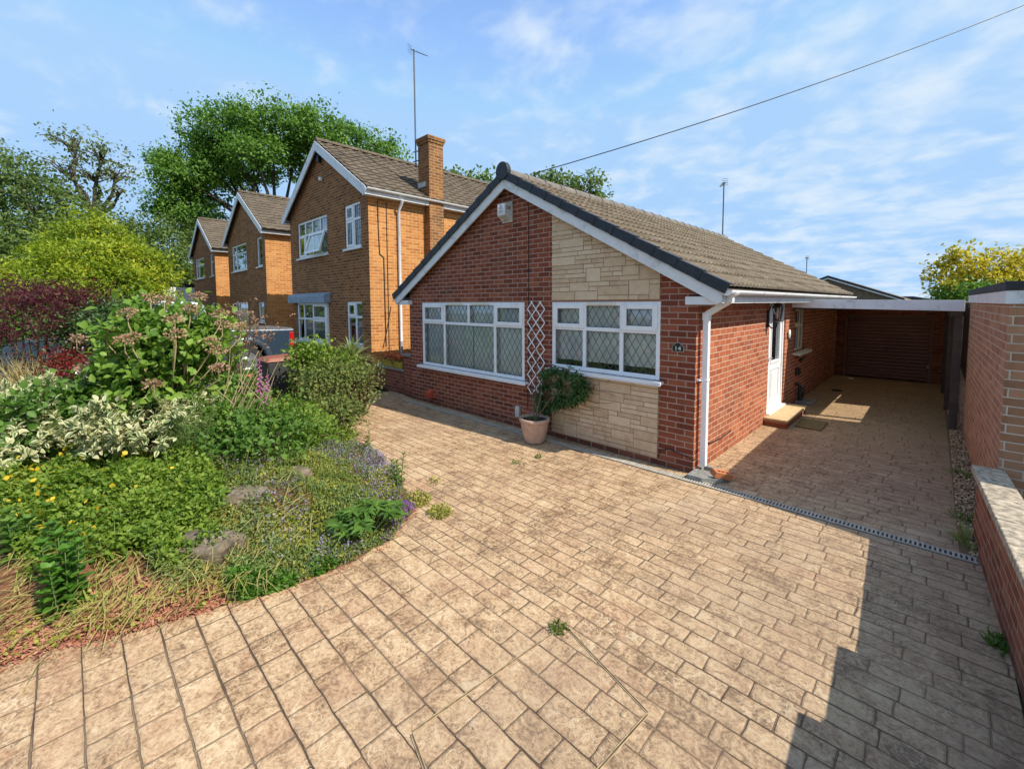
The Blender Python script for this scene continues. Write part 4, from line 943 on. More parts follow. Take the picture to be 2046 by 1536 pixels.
        MB().prism([(1.60, zr(xr-.26)+.03), (1.615, zr(xr-.26)+.03), (1.615, zr(xr-.26)+.16), (1.60, zr(xr-.26)+.16)], 'x', xr-.26, xr+.1).build('flashing', plain('lead flashing', (.4, .4, .4), .6), ch)
    return t
dense_house(-7.9, 'nearest orange brick house with tall chimney, open casement and lead canopied bay', 0)
dense_house(-15.75, 'middle orange brick house with plain windows between two others in the row', 1)
dense_house(-23.55, 'farthest orange brick house of the row with white side porch', 2)
pc = thing('porch', 'white gabled porch at the left end of the farthest house', 'porch', (-29.6, -.6, 0))
MB().prism([(-31.9, 0), (-29.0, 0), (-29.0, 3.05), (-29.6, 3.0), (-31.9, 1.9)], 'y', -1.4, .3).build('wall', WHITED, pc)
MB().prism([(-32.2, 1.82), (-28.9, 3.16), (-28.9, 3.26), (-32.2, 1.92)], 'y', -1.6, .5).build('roof', SLATE, pc)

def mast(name, label, base, h, yagi, tilt=0., lean=0.):
    t = thing(name, label, 'aerial', base); x, y, z = base
    m = MB(); m.tube([(x, y, z), (x+lean, y, z+h)], .02, 8); m.build('pole', AER, t)
    b = MB(); c, s = math.cos(yagi), math.sin(yagi); top = Vector((x+lean, y, z+h-.03)); d = Vector((c, s, tilt)).normalized(); n = Vector((-s, c, 0))
    L = .5; b.tube([top-d*.12, top+d*L], .008, 6)
    for i in range(7):
        p = top+d*(-.1+i*(L+.08)/7); e = .085-.005*i; b.tube([p-n*e, p+n*e], .005, 4)
    p = top-d*.15
    for dz in (-.1, -.04, .04, .1): b.tube([p-n*.09+Vector((0, 0, dz)), p+n*.09+Vector((0, 0, dz))], .006, 4)
    b.build('array', AER, t); return t
ta = mast('tv_aerial', 'very tall aerial pole strapped to the chimney of the nearest orange brick house', (-8.21, 1.58, 5.75), 3.05, R(20), -.55)
k = MB()
for z in (5.9, 6.15): k.tube([(-8.3, 1.56, z), (-8.1, 1.6, z)], .015, 5)
k.build('clamp', AER, ta)
mast('tv_aerial', 'short aerial pole rising behind the far end of the bungalow ridge', (-3.1, 9.9, 4.1), 1.85, R(122), .0)

fh = thing('far_bungalow', 'distant bungalow gable with dark verge beyond the carport', 'house', (-2.6, 27, 0))
q = at(1652, 28); ax, ay = q
w = MB(); w.prism([(ax-3.3, 0), (ax+3.3, 0), (ax+3.3, 2.2), (ax, 3.5), (ax-3.3, 2.2)], 'y', ay, ay+.2); w.build('wall', plain('far hung tile', (.17, .125, .09), .9, var=.3), fh)
r = MB()
for sg in (1, -1): r.prism([(ax, 3.54), (ax+sg*3.7, 2.08), (ax+sg*3.7, 2.2), (ax, 3.68)], 'y', ay-.15, ay+9)
r.build('roof', TILE, fh)
v = MB()
for sg in (1, -1): v.prism([(ax, 3.60), (ax+sg*3.7, 2.14), (ax+sg*3.7, 2.25), (ax, 3.74)], 'y', ay-.2, ay-.151)
v.build('verge_tiles', SLATE, fh)
v = MB()
for sg in (1, -1): v.prism([(ax, 3.51), (ax+sg*3.7, 2.05), (ax+sg*3.7, 2.135), (ax, 3.595)], 'y', ay-.18, ay-.151)
v.build('bargeboard', WHITED, fh)
q2 = at(1608, 24); mast('tv_aerial', 'small aerial on a stub pole above the back of the bungalow roof', (q2[0], q2[1], 3.4), 1.1, R(105), .0)
q = at(1800, 60); rr = MB(); rr.prism([(q[0]-2.5, 0), (q[0]+3.2, 0), (q[0]+3.2, 2.3), (q[0]+1.2, 2.75), (q[0]-1.5, 2.75), (q[0]-2.5, 2.3)], 'y', q[1], q[1]+5)
tag(rr.build('distant_house', SLATE, None), 'tiny distant dark rooftop above the carport roof', 'house')

# telephone cable to the bungalow ridge
c0 = Vector((-3.05, .55, 4.30)); 
lat = (2046-1023)/FPX; far = Vector((*(at(2046, 8.5)), 2.0747+(606-12)/FPX*8.5)); far = c0+(far-c0)*1.25
pts = [c0.lerp(far, i/24)-Vector((0, 0, .22*4*(i/24)*(1-i/24))) for i in range(25)]
tag(MB().tube(pts, .0085, 6).build('overhead_cable', BLACK, None), 'thin black overhead cable sloping up from the bungalow ridge to the right', 'cable')

# ================================================================== LEFT BOUNDARY
bw = thing('low_brick_wall', 'low red brick wall with a capped pillar against the left corner of the bungalow', 'wall', (-7, .2, 0))
w = MB(); w.box(-7.88, -6.5, .08, .29, 0, .53); w.box(-6.5, -6.18, .03, .35, 0, .90); w.build('wall', DW_X, bw)
MB().box(-7.88, -6.502, .05, .32, .532, .575).build('coping', CONC, bw, bevel=.006); MB().box(-6.53, -6.165, 0., .38, .902, .95).build('pillar_cap', CONC, bw, bevel=.006)
tr = thing('planter_trough', 'yellow planter trough of orange flowers on the low brick wall', 'planter', (-7.1, .2, .576))
MB().hexa([(-7.5, .09, .577), (-6.68, .09, .577), (-6.68, .27, .577), (-7.5, .27, .577)], [(-7.55, .07, .73), (-6.64, .07, .73), (-6.64, .29, .73), (-7.55, .29, .73)]).build('trough', plain('mossy yellow trough', (.36, .27, .03), .7, var=.25, dirt=((.12, .12, .03), 5, .5)), tr, bevel=.006)
gt = MB(); x = -6.98
while x < -6.24: gt.box(x, x+.096, .9, .925, .03, 1.72+.0*x); x += .1
for z in (.3, 1.45): gt.box(-6.98, -6.24, .926, .97, z, z+.09)
tag(gt.build('timber_gate', plain('red brown stained boards', (.10, .028, .018), .7, var=.3), None, bevel=.003), 'red brown boarded side gate between the bungalow and the orange house', 'gate')

# ================================================================== PICKUP, BIN, POTS
def pickup():
    XF, YR, ZB = -10.7, -.85, .2
    t = thing('pickup_truck', 'dark blue pickup truck with covered load bed parked on the next drive', 'pickup truck', (XF-.9, YR-2.6, ZB))
    PB = plain('dark blue metallic paint', (.035, .060, .095), .28, var=.05, metal=.3, coat=.8); GL = plain('vehicle window', (.10, .16, .22), .08, var=.1, spec=.9)
    Y = lambda s: YR-s
    def side(poly, x0=XF-1.78, x1=XF): m = MB(); m.prism([(Y(s), z) for s, z in poly], 'x', x0, x1); return m
    arch = lambda c, r, z0: [(c+r*math.cos(a), z0+r*math.sin(a)) for a in np.linspace(math.pi, 0, 11)]
    zc = ZB+.40
    low = [(0, .72), (.02, 1.28), (.05, 1.34), (1.78, 1.38), (1.80, 1.42), (3.95, 1.46), (5.0, 1.36), (5.25, 1.25), (5.3, .6), (4.75, .58)]+[p for p in arch(4.3, .46, zc)[::-1]]+[(3.8, .52), (1.65, .52)]+[p for p in arch(1.15, .46, zc)[::-1]]+[(.55, .62)]
    side(low).build('body', PB, t, bevel=.035, seg=3)
    g = side([(1.86, 1.40), (2.0, 2.06), (2.12, 2.13), (3.1, 2.17), (3.25, 2.12), (4.0, 1.42)], XF-1.68, XF-.10); cb = g.build('cab', plain('cab paint with sky sheen', (.55, .60, .66), .25, coat=.8, metal=.3), t, bevel=.05, seg=3)  # cab coloured pale to paint in the sky reflected on its roof
    for x0, x1 in ((XF-.11, XF-.085), (XF-1.695, XF-1.67)):
        side([(1.98, 1.46), (2.10, 2.0), (2.7, 2.03), (2.72, 1.48)], x0, x1).build('window', GL, cb); side([(2.78, 1.48), (2.76, 2.03), (3.15, 2.03), (3.75, 1.50)], x0, x1).build('window', GL, cb)
    MB().hexa([(XF-1.55, Y(1.91)+.02, 1.5), (XF-.23, Y(1.91)+.02, 1.5), (XF-.28, Y(2.0)+.03, 2.02), (XF-1.5, Y(2.0)+.03, 2.02)], [(XF-1.55, Y(1.93), 1.5), (XF-.23, Y(1.93), 1.5), (XF-.28, Y(2.03), 2.02), (XF-1.5, Y(2.03), 2.02)]).build('rear_window', GL, cb)
    side([(.0, 1.385), (.02, 1.42), (1.78, 1.46), (1.8, 1.42), (1.78, 1.405)], XF-1.74, XF-.03).build('load_cover', plain('grey vinyl cover', (.10, .10, .10), .7), t, bevel=.01)
    side([(.0, 1.343), (.0, 1.378), (1.78, 1.412), (1.78, 1.383)], XF-.045, XF+.012).build('bed_rail', plain('pale bed rail', (.33, .40, .47), .35, metal=.4), t, bevel=.006)
    for c in (1.15, 4.3):
        m = MB(); n = 12; vs = []
        for (r, x) in ((.47, XF-.02), (.49, XF+.035), (.57, XF+.03), (.63, XF-.01)):
            vs += [(x, Y(c+r*math.cos(a)), zc+r*math.sin(a)) for a in np.linspace(-.15, math.pi+.15, n)]
        m.add(vs, [(q*n+j, q*n+j+1, (q+1)*n+j+1, (q+1)*n+j) for q in range(3) for j in range(n-1)], True); m.build('wheel_arch', plain('arch paint', (.06, .085, .12), .3, metal=.3, coat=.6), t)
        for xx in (XF-.02, XF-1.76):
            def ring_(prof, nn=28):
                mb = MB(); vs = [(xx+px_, Y(c)+r*math.cos(2*math.pi*j/nn), zc-.01+r*math.sin(2*math.pi*j/nn)) for r, px_ in prof for j in range(nn)]
                mb.add(vs, [(i*nn+j, i*nn+(j+1) % nn, (i+1)*nn+(j+1) % nn, (i+1)*nn+j) for i in range(len(prof)-1) for j in range(nn)], True); return mb
            s_ = 1 if xx > XF-1 else -1
            wh = ring_([(.24, 0*s_), (.36, .0), (.39, -.03*s_), (.39, -.19*s_), (.36, -.22*s_), (.2, -.22*s_)]).build('wheel', RUB, t)
            rm_ = ring_([(.001, .0), (.06, .005*s_), (.08, -.03*s_), (.2, -.04*s_), (.235, .0), (.245, -.01*s_)]); rm_.build('rim', ALU, wh)
    m = MB(); x1 = XF+.016
    m.hexa([(XF-.07, Y(-.012), .92), (x1, Y(-.012), .92), (x1, Y(.13), .86), (XF-.07, Y(.13), .86)], [(XF-.07, Y(-.012), 1.31), (x1, Y(-.012), 1.31), (x1, Y(.10), 1.31), (XF-.07, Y(.10), 1.31)])
    tl = m.build('tail_light', plain('red lens', (.42, .008, .012), .15, spec=.8, coat=.6), t, bevel=.02); MB().box(XF-.1, x1+.004, Y(.1), Y(.02), 1.0, 1.07).build('reversing_lens', plain('pale lens', (.5, .2, .2), .2), tl)
    side([(-.12, .55), (-.12, .72), (.3, .74), (.45, .6)]).build('bumper', ALU, t, bevel=.02)
    MB().box(XF-1.6, XF-.2, Y(5), Y(.1), .45, .6).build('chassis', RUB, t)
    MB().box(XF-.08, XF+.16, Y(3.62), Y(3.45), 1.44, 1.64).build('wing_mirror', BLACK, t, bevel=.03)
    return t
pickup()
bn = thing('wheelie_bin', 'dark wheelie bin with brown lid between the flower bed and the pickup', 'wheelie bin', (-7.35, -2.28, 0))
bn.rotation_euler = (0, 0, R(0))
b = MB(); b.hexa([(-7.56, -2.5, .03), (-7.14, -2.5, .03), (-7.14, -2.06, .03), (-7.56, -2.06, .03)], [(-7.63, -2.57, .95), (-7.07, -2.57, .95), (-7.07, -1.97, .95), (-7.63, -1.97, .95)]); b.build('body', plain('dark grey plastic', (.045, .045, .045), .5, var=.1), bn, bevel=.03, seg=3)
b = MB(); b.hexa([(-7.66, -2.61, .952), (-7.04, -2.61, .952), (-7.04, -1.9, .952), (-7.66, -1.9, .952)], [(-7.60, -2.53, 1.03), (-7.10, -2.53, 1.03), (-7.10, -1.95, 1.05), (-7.60, -1.95, 1.05)]); ld = b.build('lid', plain('brown plastic', (.25, .085, .05), .5, var=.1), bn, bevel=.025, seg=3)
MB().tube([(-7.55, -1.88, .98), (-7.15, -1.88, .98)], .018, 8).build('handle', plain('brown handle', (.2, .07, .04), .5), ld)
for x in (-7.62, -7.10):
    MB().tube([(x, -2.02, .1), (x+.03, -2.02, .1)], .1, 16).build('wheel', RUB, bn)
def clay_pot(name, label, c, r, h, mat, flute=0.):
    t = thing(name, label, 'plant pot', c)
    MB().lathe([(.001, .012), (r*.62, .005), (r*.64, .0), (r*.66, .03), (r*.74, h*.2), (r*.86, h*.5), (r*.93, h*.8), (r*.94, h*.84), (r*1.0, h*.86), (r*1.02, h*.9), (r*1.02, h*.98), (r, h), (r*.9, h), (r*.87, h*.9)], c, 56, True, flute).build('pot', mat, t)
    MB().lathe([(r*.88, h*.9), (r*.5, h*.93), (.001, h*.94)], c, 24).build('compost', plain('dark compost', (.035, .025, .018), .95, var=.4, scale=30), t); return t
POTC = (-2.2, -.40, .002)
clay_pot('plant_pot', 'pale ribbed clay pot against the brick below the white trellis', POTC, .225, .37, POTM, -.02)
q = at(487, 8.0); clay_pot('plant_pot', 'orange terracotta pot half hidden behind the tall flowering shrub', (q[0], q[1], .25), .2, .5, TERRA)

tl = thing('trellis', 'narrow white expanding trellis on the brick between the two windows', 'trellis', (-2.495, -.03, .6))
m = MB(); x0, x1, z0, z1 = -2.665, -2.325, .62, 2.10; n = 7; st = (z1-z0)/n; half = (x1-x0)/2
def lath(p, q, y):
    d = Vector((q[0]-p[0], q[1]-p[1])); n_ = Vector((-d.y, d.x)).normalized()*.0075
    m.hexa([(p[0]-n_.x, y, p[1]-n_.y), (q[0]-n_.x, y, q[1]-n_.y), (q[0]+n_.x, y, q[1]+n_.y), (p[0]+n_.x, y, p[1]+n_.y)], [(p[0]-n_.x, y+.007, p[1]-n_.y), (q[0]-n_.x, y+.007, q[1]-n_.y), (q[0]+n_.x, y+.007, q[1]+n_.y), (p[0]+n_.x, y+.007, p[1]+n_.y)])
sp = .21; xm = (x0+x1)/2
for i in range(-1, n+1):
    zc_ = z0+i*sp+.1
    for sg in (1, -1):
        pa, pb = (x0-.01, zc_-sg*.21), (x1+.01, zc_+sg*.21)
        # clip to the trellis height
        t0, t1 = 0., 1.; dz = pb[1]-pa[1]; ts = sorted(((z0-pa[1])/dz, (z1-pa[1])/dz)); t0 = max(0, ts[0]); t1 = min(1, ts[1])
        if t1-t0 > .05: lath((pa[0]+(pb[0]-pa[0])*t0, pa[1]+dz*t0), (pa[0]+(pb[0]-pa[0])*t1, pa[1]+dz*t1), -.03 if sg > 0 else -.0385)
m.build('laths', WHITE, tl)

# ================================================================== PLANTS
G = lambda *a: a
M_HYD = leaf_mat('hydrangea leaf', [(.06, .13, .016), (.12, .22, .03), (.19, .31, .045), (.28, .40, .08)], .35, .45)
M_VAR = leaf_mat('variegated leaf', [(.055, .12, .03), (.09, .17, .04), (.13, .22, .06)], .3, .5, edge=((.70, .66, .40), .38))
M_GRN = leaf_mat('mid green leaf', [(.035, .085, .014), (.07, .15, .02), (.11, .21, .035), (.17, .27, .05)], .35, .5)
M_LIM = leaf_mat('lime leaf', [(.07, .14, .015), (.13, .22, .025), (.20, .29, .04), (.30, .36, .07)], .4, .5)
M_DRK = leaf_mat('dark evergreen leaf', [(.012, .035, .010), (.025, .06, .014), (.05, .10, .025), (.10, .16, .05)], .2, .4)
M_ACE = leaf_mat('dark red leaf', [(.03, .006, .012), (.06, .011, .018), (.10, .018, .026), (.17, .035, .04)], .35, .5)
M_FIRE = leaf_mat('bright red leaf', [(.08, .008, .01), (.17, .016, .016), (.28, .03, .025)], .35, .5)
M_THY = leaf_mat('grey green leaf', [(.09, .14, .04), (.15, .21, .06), (.23, .28, .11)], .3, .6)
M_SED = leaf_mat('yellow green leaf', [(.13, .17, .025), (.22, .25, .035), (.34, .33, .06), (.44, .38, .10)], .35, .55)
M_BRT = leaf_mat('bright cress leaf', [(.04, .11, .012), (.075, .18, .02), (.12, .26, .035)], .35, .4)
M_LAV = leaf_mat('lavender petal', [(.22, .18, .32), (.32, .27, .42), (.45, .40, .52)], .4, .6)
M_PUR = leaf_mat('purple petal', [(.16, .05, .30), (.26, .09, .42), (.38, .18, .52)], .4, .6)
M_PNK = leaf_mat('pink bell', [(.38, .10, .28), (.50, .18, .38), (.58, .32, .48)], .4, .6)
M_GRN2 = leaf_mat('fresh green leaf', [(.06, .12, .014), (.13, .22, .024), (.21, .30, .04), (.32, .38, .08)], .4, .5)
M_YEL = leaf_mat('yellow petal', [(.60, .42, .02), (.72, .52, .04)], .35, .5)
M_DRY = leaf_mat('dry flower head', [(.24, .13, .08), (.36, .22, .14), (.48, .34, .24)], .25, .8)
M_STR = leaf_mat('straw blade', [(.26, .17, .06), (.36, .27, .09), (.46, .38, .15), (.26, .30, .07), (.40, .36, .12)], .3, .7)
M_BARKM = leaf_mat('bark chip', [(.20, .07, .04), (.32, .13, .08), (.42, .22, .15)], .0, .9)
M_OLV = leaf_mat('olive shrub leaf', [(.05, .08, .02), (.10, .14, .03), (.17, .20, .05), (.26, .26, .10)], .3, .6)
M_SPK = leaf_mat('sword leaf', [(.16, .22, .06), (.26, .31, .11), (.42, .42, .2)], .3, .5)
M_FEN = leaf_mat('feathery leaf', [(.08, .15, .03), (.13, .21, .05), (.2, .27, .08)], .3, .6)
M_TAN = leaf_mat('tan grass', [(.30, .24, .10), (.42, .34, .16), (.50, .44, .24)], .3, .8)
M_GLD = leaf_mat('golden foliage', [(.08, .14, .012), (.18, .26, .018), (.31, .36, .026), (.46, .45, .035)], .4, .55, var_scale=.8)
M_TR1 = leaf_mat('broad crown leaf', [(.045, .105, .018), (.085, .18, .026), (.14, .26, .04), (.21, .34, .065)], .35, .55, var_scale=.5)
M_TR2 = leaf_mat('hazy green leaf', [(.045, .085, .022), (.085, .14, .032), (.14, .20, .052), (.20, .26, .08)], .35, .6, var_scale=.4)
M_TR3 = leaf_mat('thin grey green leaf', [(.08, .11, .045), (.14, .185, .065), (.22, .26, .11)], .35, .6, var_scale=.5)
M_TRY = leaf_mat('yellow tree leaf', [(.14, .17, .012), (.34, .30, .02), (.52, .42, .03), (.66, .52, .06)], .4, .5, var_scale=.9)
def pos3(px, d, dz=0.):
    q = at(px, d); return (q[0], q[1], bz(q[0], q[1])+dz)
def zpx(py, d): return 2.0747-(py-606)/FPX*d        # height seen at a photo row at distance d

# --- tall mophead shrub with last year's dried heads
b = pos3(328, 4.9); ht = thing('flowering_shrub', 'tall bright green leafy shrub topped with dried tan flower heads', 'shrub', b)
shrub('x', '', '', b, (b[0], b[1], b[2]+.82), (.50, .60, .82), M_HYD, 200, 20, .085, .092, .064, 'fold', .5, STRAW, .3, root=ht, nstem=26, srad=.008, lump=.2, flat=.75)
C = []
for (hx, hy, hd) in ((303, 591, 4.9), (398, 591, 5.0), (256, 623, 4.5), (349, 636, 4.4), (349, 665, 4.35), (211, 661, 4.5), (246, 677, 4.35), (262, 672, 4.35), (440, 625, 4.9), (417, 681, 4.7), (430, 699, 4.7), (432, 735, 4.6), (300, 767, 4.15), (479, 652, 5.1), (443, 647, 4.9), (150, 675, 4.7), (160, 732, 4.5), (330, 600, 4.7), (380, 615, 4.7)):
    q = at(hx, hd); C.append((q[0], q[1], zpx(hy, hd)))
C = np.array(C)
hp = np.repeat(np.arange(len(C)), 95); n = len(hp); dv = rand_dirs(n, .35); P = C[hp]+dv*RNG.uniform(.02, .085, (n, 1))*np.array([1.1, 1.1, .6])
leaf_obj('dried_heads', P, dv, rand_dirs(n), .026, .022, 'dia', M_DRY, ht)
m = MB()
for c in C: m.tube([Vector(b), Vector(b).lerp(Vector(c), .5)+Vector((0, 0, .15)), Vector(c)-Vector((0, 0, .12)), Vector(c)], [.009, .008, .006, .004], 5)
m.build('flower_stalks', STRAW, ht)
# lower bare stalks leaning to the right of it
b2 = pos3(432, 4.9)
st_ = thing('dry_stalks', 'bare pale stalks leaning right beside the tall flowering shrub', 'stems', b2); m = MB()
for i in range(26):
    a = Vector(b2)+Vector((random.uniform(-.28, .28), random.uniform(-.2, .2), 0)); e = a+Vector((random.uniform(-.05, .45), random.uniform(-.05, .4), random.uniform(.5, 1.25))); mid = a.lerp(e, .5)+Vector((random.uniform(-.1, .1), random.uniform(-.1, .1), .05)); m.tube([a, mid, e], [.006, .005, .003], 5)
    if i % 2: m.tube([mid, mid+Vector((random.uniform(-.2, .3), random.uniform(-.2, .2), .25))], [.004, .002], 4)
m.build('stems', STRAW, st_)
shrub('x', '', '', b2, (b2[0], b2[1], b2[2]+.32), (.28, .3, .34), M_HYD, 30, 10, .08, .08, .05, 'fold', .4, STRAW, .3, root=st_, nstem=0)

# --- variegated shrubs, three mounds
def varieg(px, d, label, rad, hc, nc):
    b = pos3(px, d); t = thing('variegated_shrub', label, 'shrub', b, 'cream edged shrubs in the flower bed')
    C, d_ = clump_pts((b[0], b[1], b[2]+hc), rad, nc, .55, lump=.25); per = 26; n = nc*per; ci = np.repeat(np.arange(nc), per)
    ax = _norm(d_*.6+np.array([0, 0, .5])+rand_dirs(nc)*.5)[ci]        # each cluster is a sprig with leaves along a shoot
    tt = RNG.uniform(-.5, .5, n); P = C[ci]+ax*tt[:, None]*.2+RNG.normal(size=(n, 3))*.02
    D = _norm(rand_dirs(n)+ax*.75); N = _norm(ax+np.array([0, 0, .6])+rand_dirs(n)*.3); s = RNG.uniform(.7, 1.25, n)
    leaf_obj('foliage', P, D, N,   .072*s, .037*s, 'fold', M_VAR, t, True)
    m = MB()
    for i in range(18):
        e = Vector(C[RNG.integers(nc)]); a = Vector(b)+Vector((random.uniform(-.2, .2), random.uniform(-.2, .2), 0)); m.tube([a, a.lerp(e, .5)+Vector((0, 0, .08)), e], [.009, .007, .004], 5)
    m.build('stems', STEM, t)
varieg(60, 4.9, 'largest cream edged shrub at the left edge of the photo', (.75, .75, .46), .40, 150)
varieg(265, 4.35, 'lower cream edged shrub spreading beside the feathery herb', (.58, .52, .34), .32, 110)
varieg(70, 4.15, 'small cream edged sprays above the yellow flowered ground cover at the left edge', (.5, .4, .26), .32, 50)
def green(px, d, name, label, rad, hc, mat, nc, L=.08, W=.045, tpl='fold', per=14, **k):
    b = pos3(px, d); return shrub(name, label, 'shrub', b, (b[0], b[1], b[2]+hc), rad, mat, nc, per, .085, L, W, tpl, .45, STEM, **k)
green(215, 4.75, 'leafy_shrub', 'plain green leafy shrub growing between the cream edged shrubs and the tall flowering shrub', (.5, .5, .42), .46, M_GRN, 150, .095, .05)
green(30, 4.25, 'leafy_shrub', 'dark plain green shrub low at the left edge below the cream edged shrub', (.55, .4, .42), .3, M_GRN, 100, .085, .055)
green(250, 5.4, 'leafy_shrub', 'bushy green shrub behind, below the dark evergreen', (.7, .6, .5), .42, M_GRN, 110, .085, .05)
green(495, 4.75, 'low_shrub', 'low dark green leafy shrub between the tall flowering shrub and the paving', (.68, .55, .36), .18, M_GRN, 150, .065, .036)
green(560, 5.5, 'low_shrub', 'spreading light green plant in front of the wheelie bin', (.75, .6, .32), .14, M_LIM, 170, .06, .034)
green(665, 6.6, 'low_shrub', 'olive tangled shrub nearest the dark corner of the low brick wall', (.62, .5, .38), .24, M_OLV, 130, .055, .028, nstem=30)
green(655, 7.5, 'bushy_shrub', 'tall olive bush below the bay window of the orange house', (.60, .6, .52), .60, M_OLV, 190, .06, .03, nstem=40)
green(622, 8.1, 'bushy_shrub', 'fresh green bush to the right of the truck tail light', (.30, .38, .42), .92, M_LIM, 110, .07, .045)
green(675, 8.2, 'bushy_shrub', 'yellowish bush under the ground floor window of the orange house', (.42, .4, .5), .72, M_LIM, 110, .06, .03)
green(710, 8.0, 'bushy_shrub', 'thin brown twiggy bush against the shaded corner of the orange house', (.5, .4, .55), .5, M_OLV, 70, .05, .025, nstem=40)
green(470, 6.6, 'bushy_shrub', 'green bush in front of the truck wheel', (.5, .4, .34), .30, M_GRN, 100, .07, .04)
b = pos3(75, 6.3); shrub('red_shrub', 'dark red leafed shrub at the left edge', 'shrub', b, (b[0], b[1], 1.70), (.90, .9, .68), M_ACE, 420, 24, .11, .062, .03, 'star', .55, BARK, .2, nstem=26, srad=.012)
b = pos3(150, 5.9); shrub('red_shrub', 'small bright red shrub below the dark red one', 'shrub', b, (b[0], b[1], 1.12), (.42, .42, .36), M_FIRE, 90, 20, .08, .06, .03, 'star', .5, BARK, .2, nstem=12)
b = pos3(250, 6.6); shrub('evergreen_shrub', 'clipped dark evergreen shrub between the dark red shrub and the truck', 'shrub', b, (b[0], b[1], 1.40), (.80, .8, .72), M_DRK, 340, 24, .10, .05, .026, 'oval', .6, BARK, .2, nstem=14, lump=.12)
b = pos3(60, 4.9+1.0); t = thing('ornamental_grass', 'tan feathery grass clump below the dark red shrub', 'grass', b)
n = 500; a = RNG.uniform(0, 6.28, n); tl_ = RNG.uniform(.05, .42, n); D = np.stack([np.cos(a)*tl_, np.sin(a)*tl_, np.ones(n)], 1)
leaf_obj('blades', np.array(b)+np.stack([np.cos(a), np.sin(a), 0*a], 1)*RNG.uniform(0, .13, (n, 1))+[0, 0, .15], D, rand_dirs(n), RNG.uniform(.55, 1.0, n), .014, 'blade', M_TAN, t)
# feathery herb
b = pos3(370, 4.35); t = thing('feathery_herb', 'tall feathery green herb between the low cream edged shrub and the low dark shrub', 'herb', b)
n = 1500; k = RNG.integers(0, 22, n); sa = RNG.uniform(0, 6.28, 22); sl_ = RNG.uniform(.05, .22, 22); u = RNG.uniform(.1, 1, n); hh = RNG.uniform(.45, .72, 22)
P = np.array(b)+np.stack([np.cos(sa[k])*(.07+sl_[k]*u), np.sin(sa[k])*(.07+sl_[k]*u), u*hh[k]], 1); D = rand_dirs(n, .9)
leaf_obj('foliage', P, D, rand_dirs(n), .10, .006, 'dia', M_FEN, t)
m = MB()
for i in range(22): m.tube([(b[0]+math.cos(sa[i])*.07, b[1]+math.sin(sa[i])*.07, b[2]), (b[0]+math.cos(sa[i])*(.07+sl_[i]), b[1]+math.sin(sa[i])*(.07+sl_[i]), b[2]+hh[i])], [.004, .002], 4)
m.build('stems', STEMG, t)
# foxgloves
def foxglove(px, d, h, label, lean, z0=.0):
    b = pos3(px, d, z0); t = thing('foxglove', label, 'flower', b, 'foxgloves beside the wheelie bin'); top = Vector(b)+Vector((lean*.714, lean*.7, h)); mid = Vector(b).lerp(top, .5)+Vector((0, 0, .02))
    MB().tube([b, mid, top], [.008, .006, .003], 6).build('stem', STEMG, t)
    m = MB(); n = 26
    for i in range(n):
        u = .48+.46*i/n; p = Vector(b).lerp(top, u); a = 2.4*i; s = .034*(1.15-.8*(i/n)); dd = Vector((math.cos(a), math.sin(a), -.7)).normalized()
        m.tube([p, p+dd*s*.5, p+dd*s*1.7], [s*.18, s*.36, s*.5], 7, False)
    m.build('bells', M_PNK, t)
    n = 60; a = RNG.uniform(0, 6.28, n); P = np.array(b)+np.stack([0*a, 0*a, RNG.uniform(.0, .3, n)], 1); leaf_obj('leaves', P, np.stack([np.cos(a), np.sin(a), RNG.uniform(.1, .8, n)], 1), np.tile([0, 0, 1.], (n, 1)), RNG.uniform(.12, .22, n), .06, 'fold', M_GRN, t)
foxglove(512, 6.0, 1.12, 'tall upright pale pink foxglove left of the wheelie bin', .02)
foxglove(520, 5.7, .86, 'shorter pink foxglove leaning in front of the wheelie bin', .07)
# sword leaved plant
b = (*at(700, 8.4), .12); t = thing('sword_leaved_plant', 'spiky sword leaved plant below the ground floor windows of the orange house', 'plant', b)
MB().tube([b, (b[0], b[1], b[2]+.85)], [.05, .04], 7).build('stem', BARK, t)
n = 110; D = rand_dirs(n, .55); D[:18, 2] += 2; leaf_obj('foliage', np.tile([b[0], b[1], b[2]+.85], (n, 1)), D, np.tile([0, 0, 1.], (n, 1))+rand_dirs(n)*.2, RNG.uniform(.4, .62, n), .035, 'blade', M_SPK, t)
# upright nettle leaved plant in the front corner
def upright(px, py, label, h, nst, L, mat, spread, name='leafy_plant', zz=.05, W=.55, lv=9):
    q = on(px, py, zz); b = (q[0], q[1], bz(q[0], q[1])); t = thing(name, label, 'plant', b); m = MB(); Ps, Ds, Ls = [], [], []
    for s in range(nst):
        a = random.uniform(0, 6.28); r = random.uniform(0, spread); p0 = Vector(b)+Vector((math.cos(a)*r, math.sin(a)*r, -.02)); hh = h*random.uniform(.65, 1.05); p1 = p0+Vector((math.cos(a)*r*.7, math.sin(a)*r*.7, hh)); m.tube([p0, p0.lerp(p1, .5), p1], [.0065, .005, .003], 5)
        for i in range(lv):
            u = .12+.88*i/(lv-1); c = p0.lerp(p1, u)
            for k in range(2 if i < lv-1 else 5):
                an = a+i*1.57+k*math.pi*(1 if i < lv-1 else .4); up = .15+.5*u+(.5 if i == lv-1 else 0)
                Ps.append(c); Ds.append((math.cos(an), math.sin(an), up)); Ls.append(L*(1.15-.5*u)*random.uniform(.8, 1.15))
    m.build('stems', STEMG, t); Ls = np.array(Ls); leaf_obj('foliage', np.array(Ps), np.array(Ds), np.tile([0, 0, 1.], (len(Ps), 1))+rand_dirs(len(Ps))*.15, Ls, Ls*W, 'fold', mat, t); return t
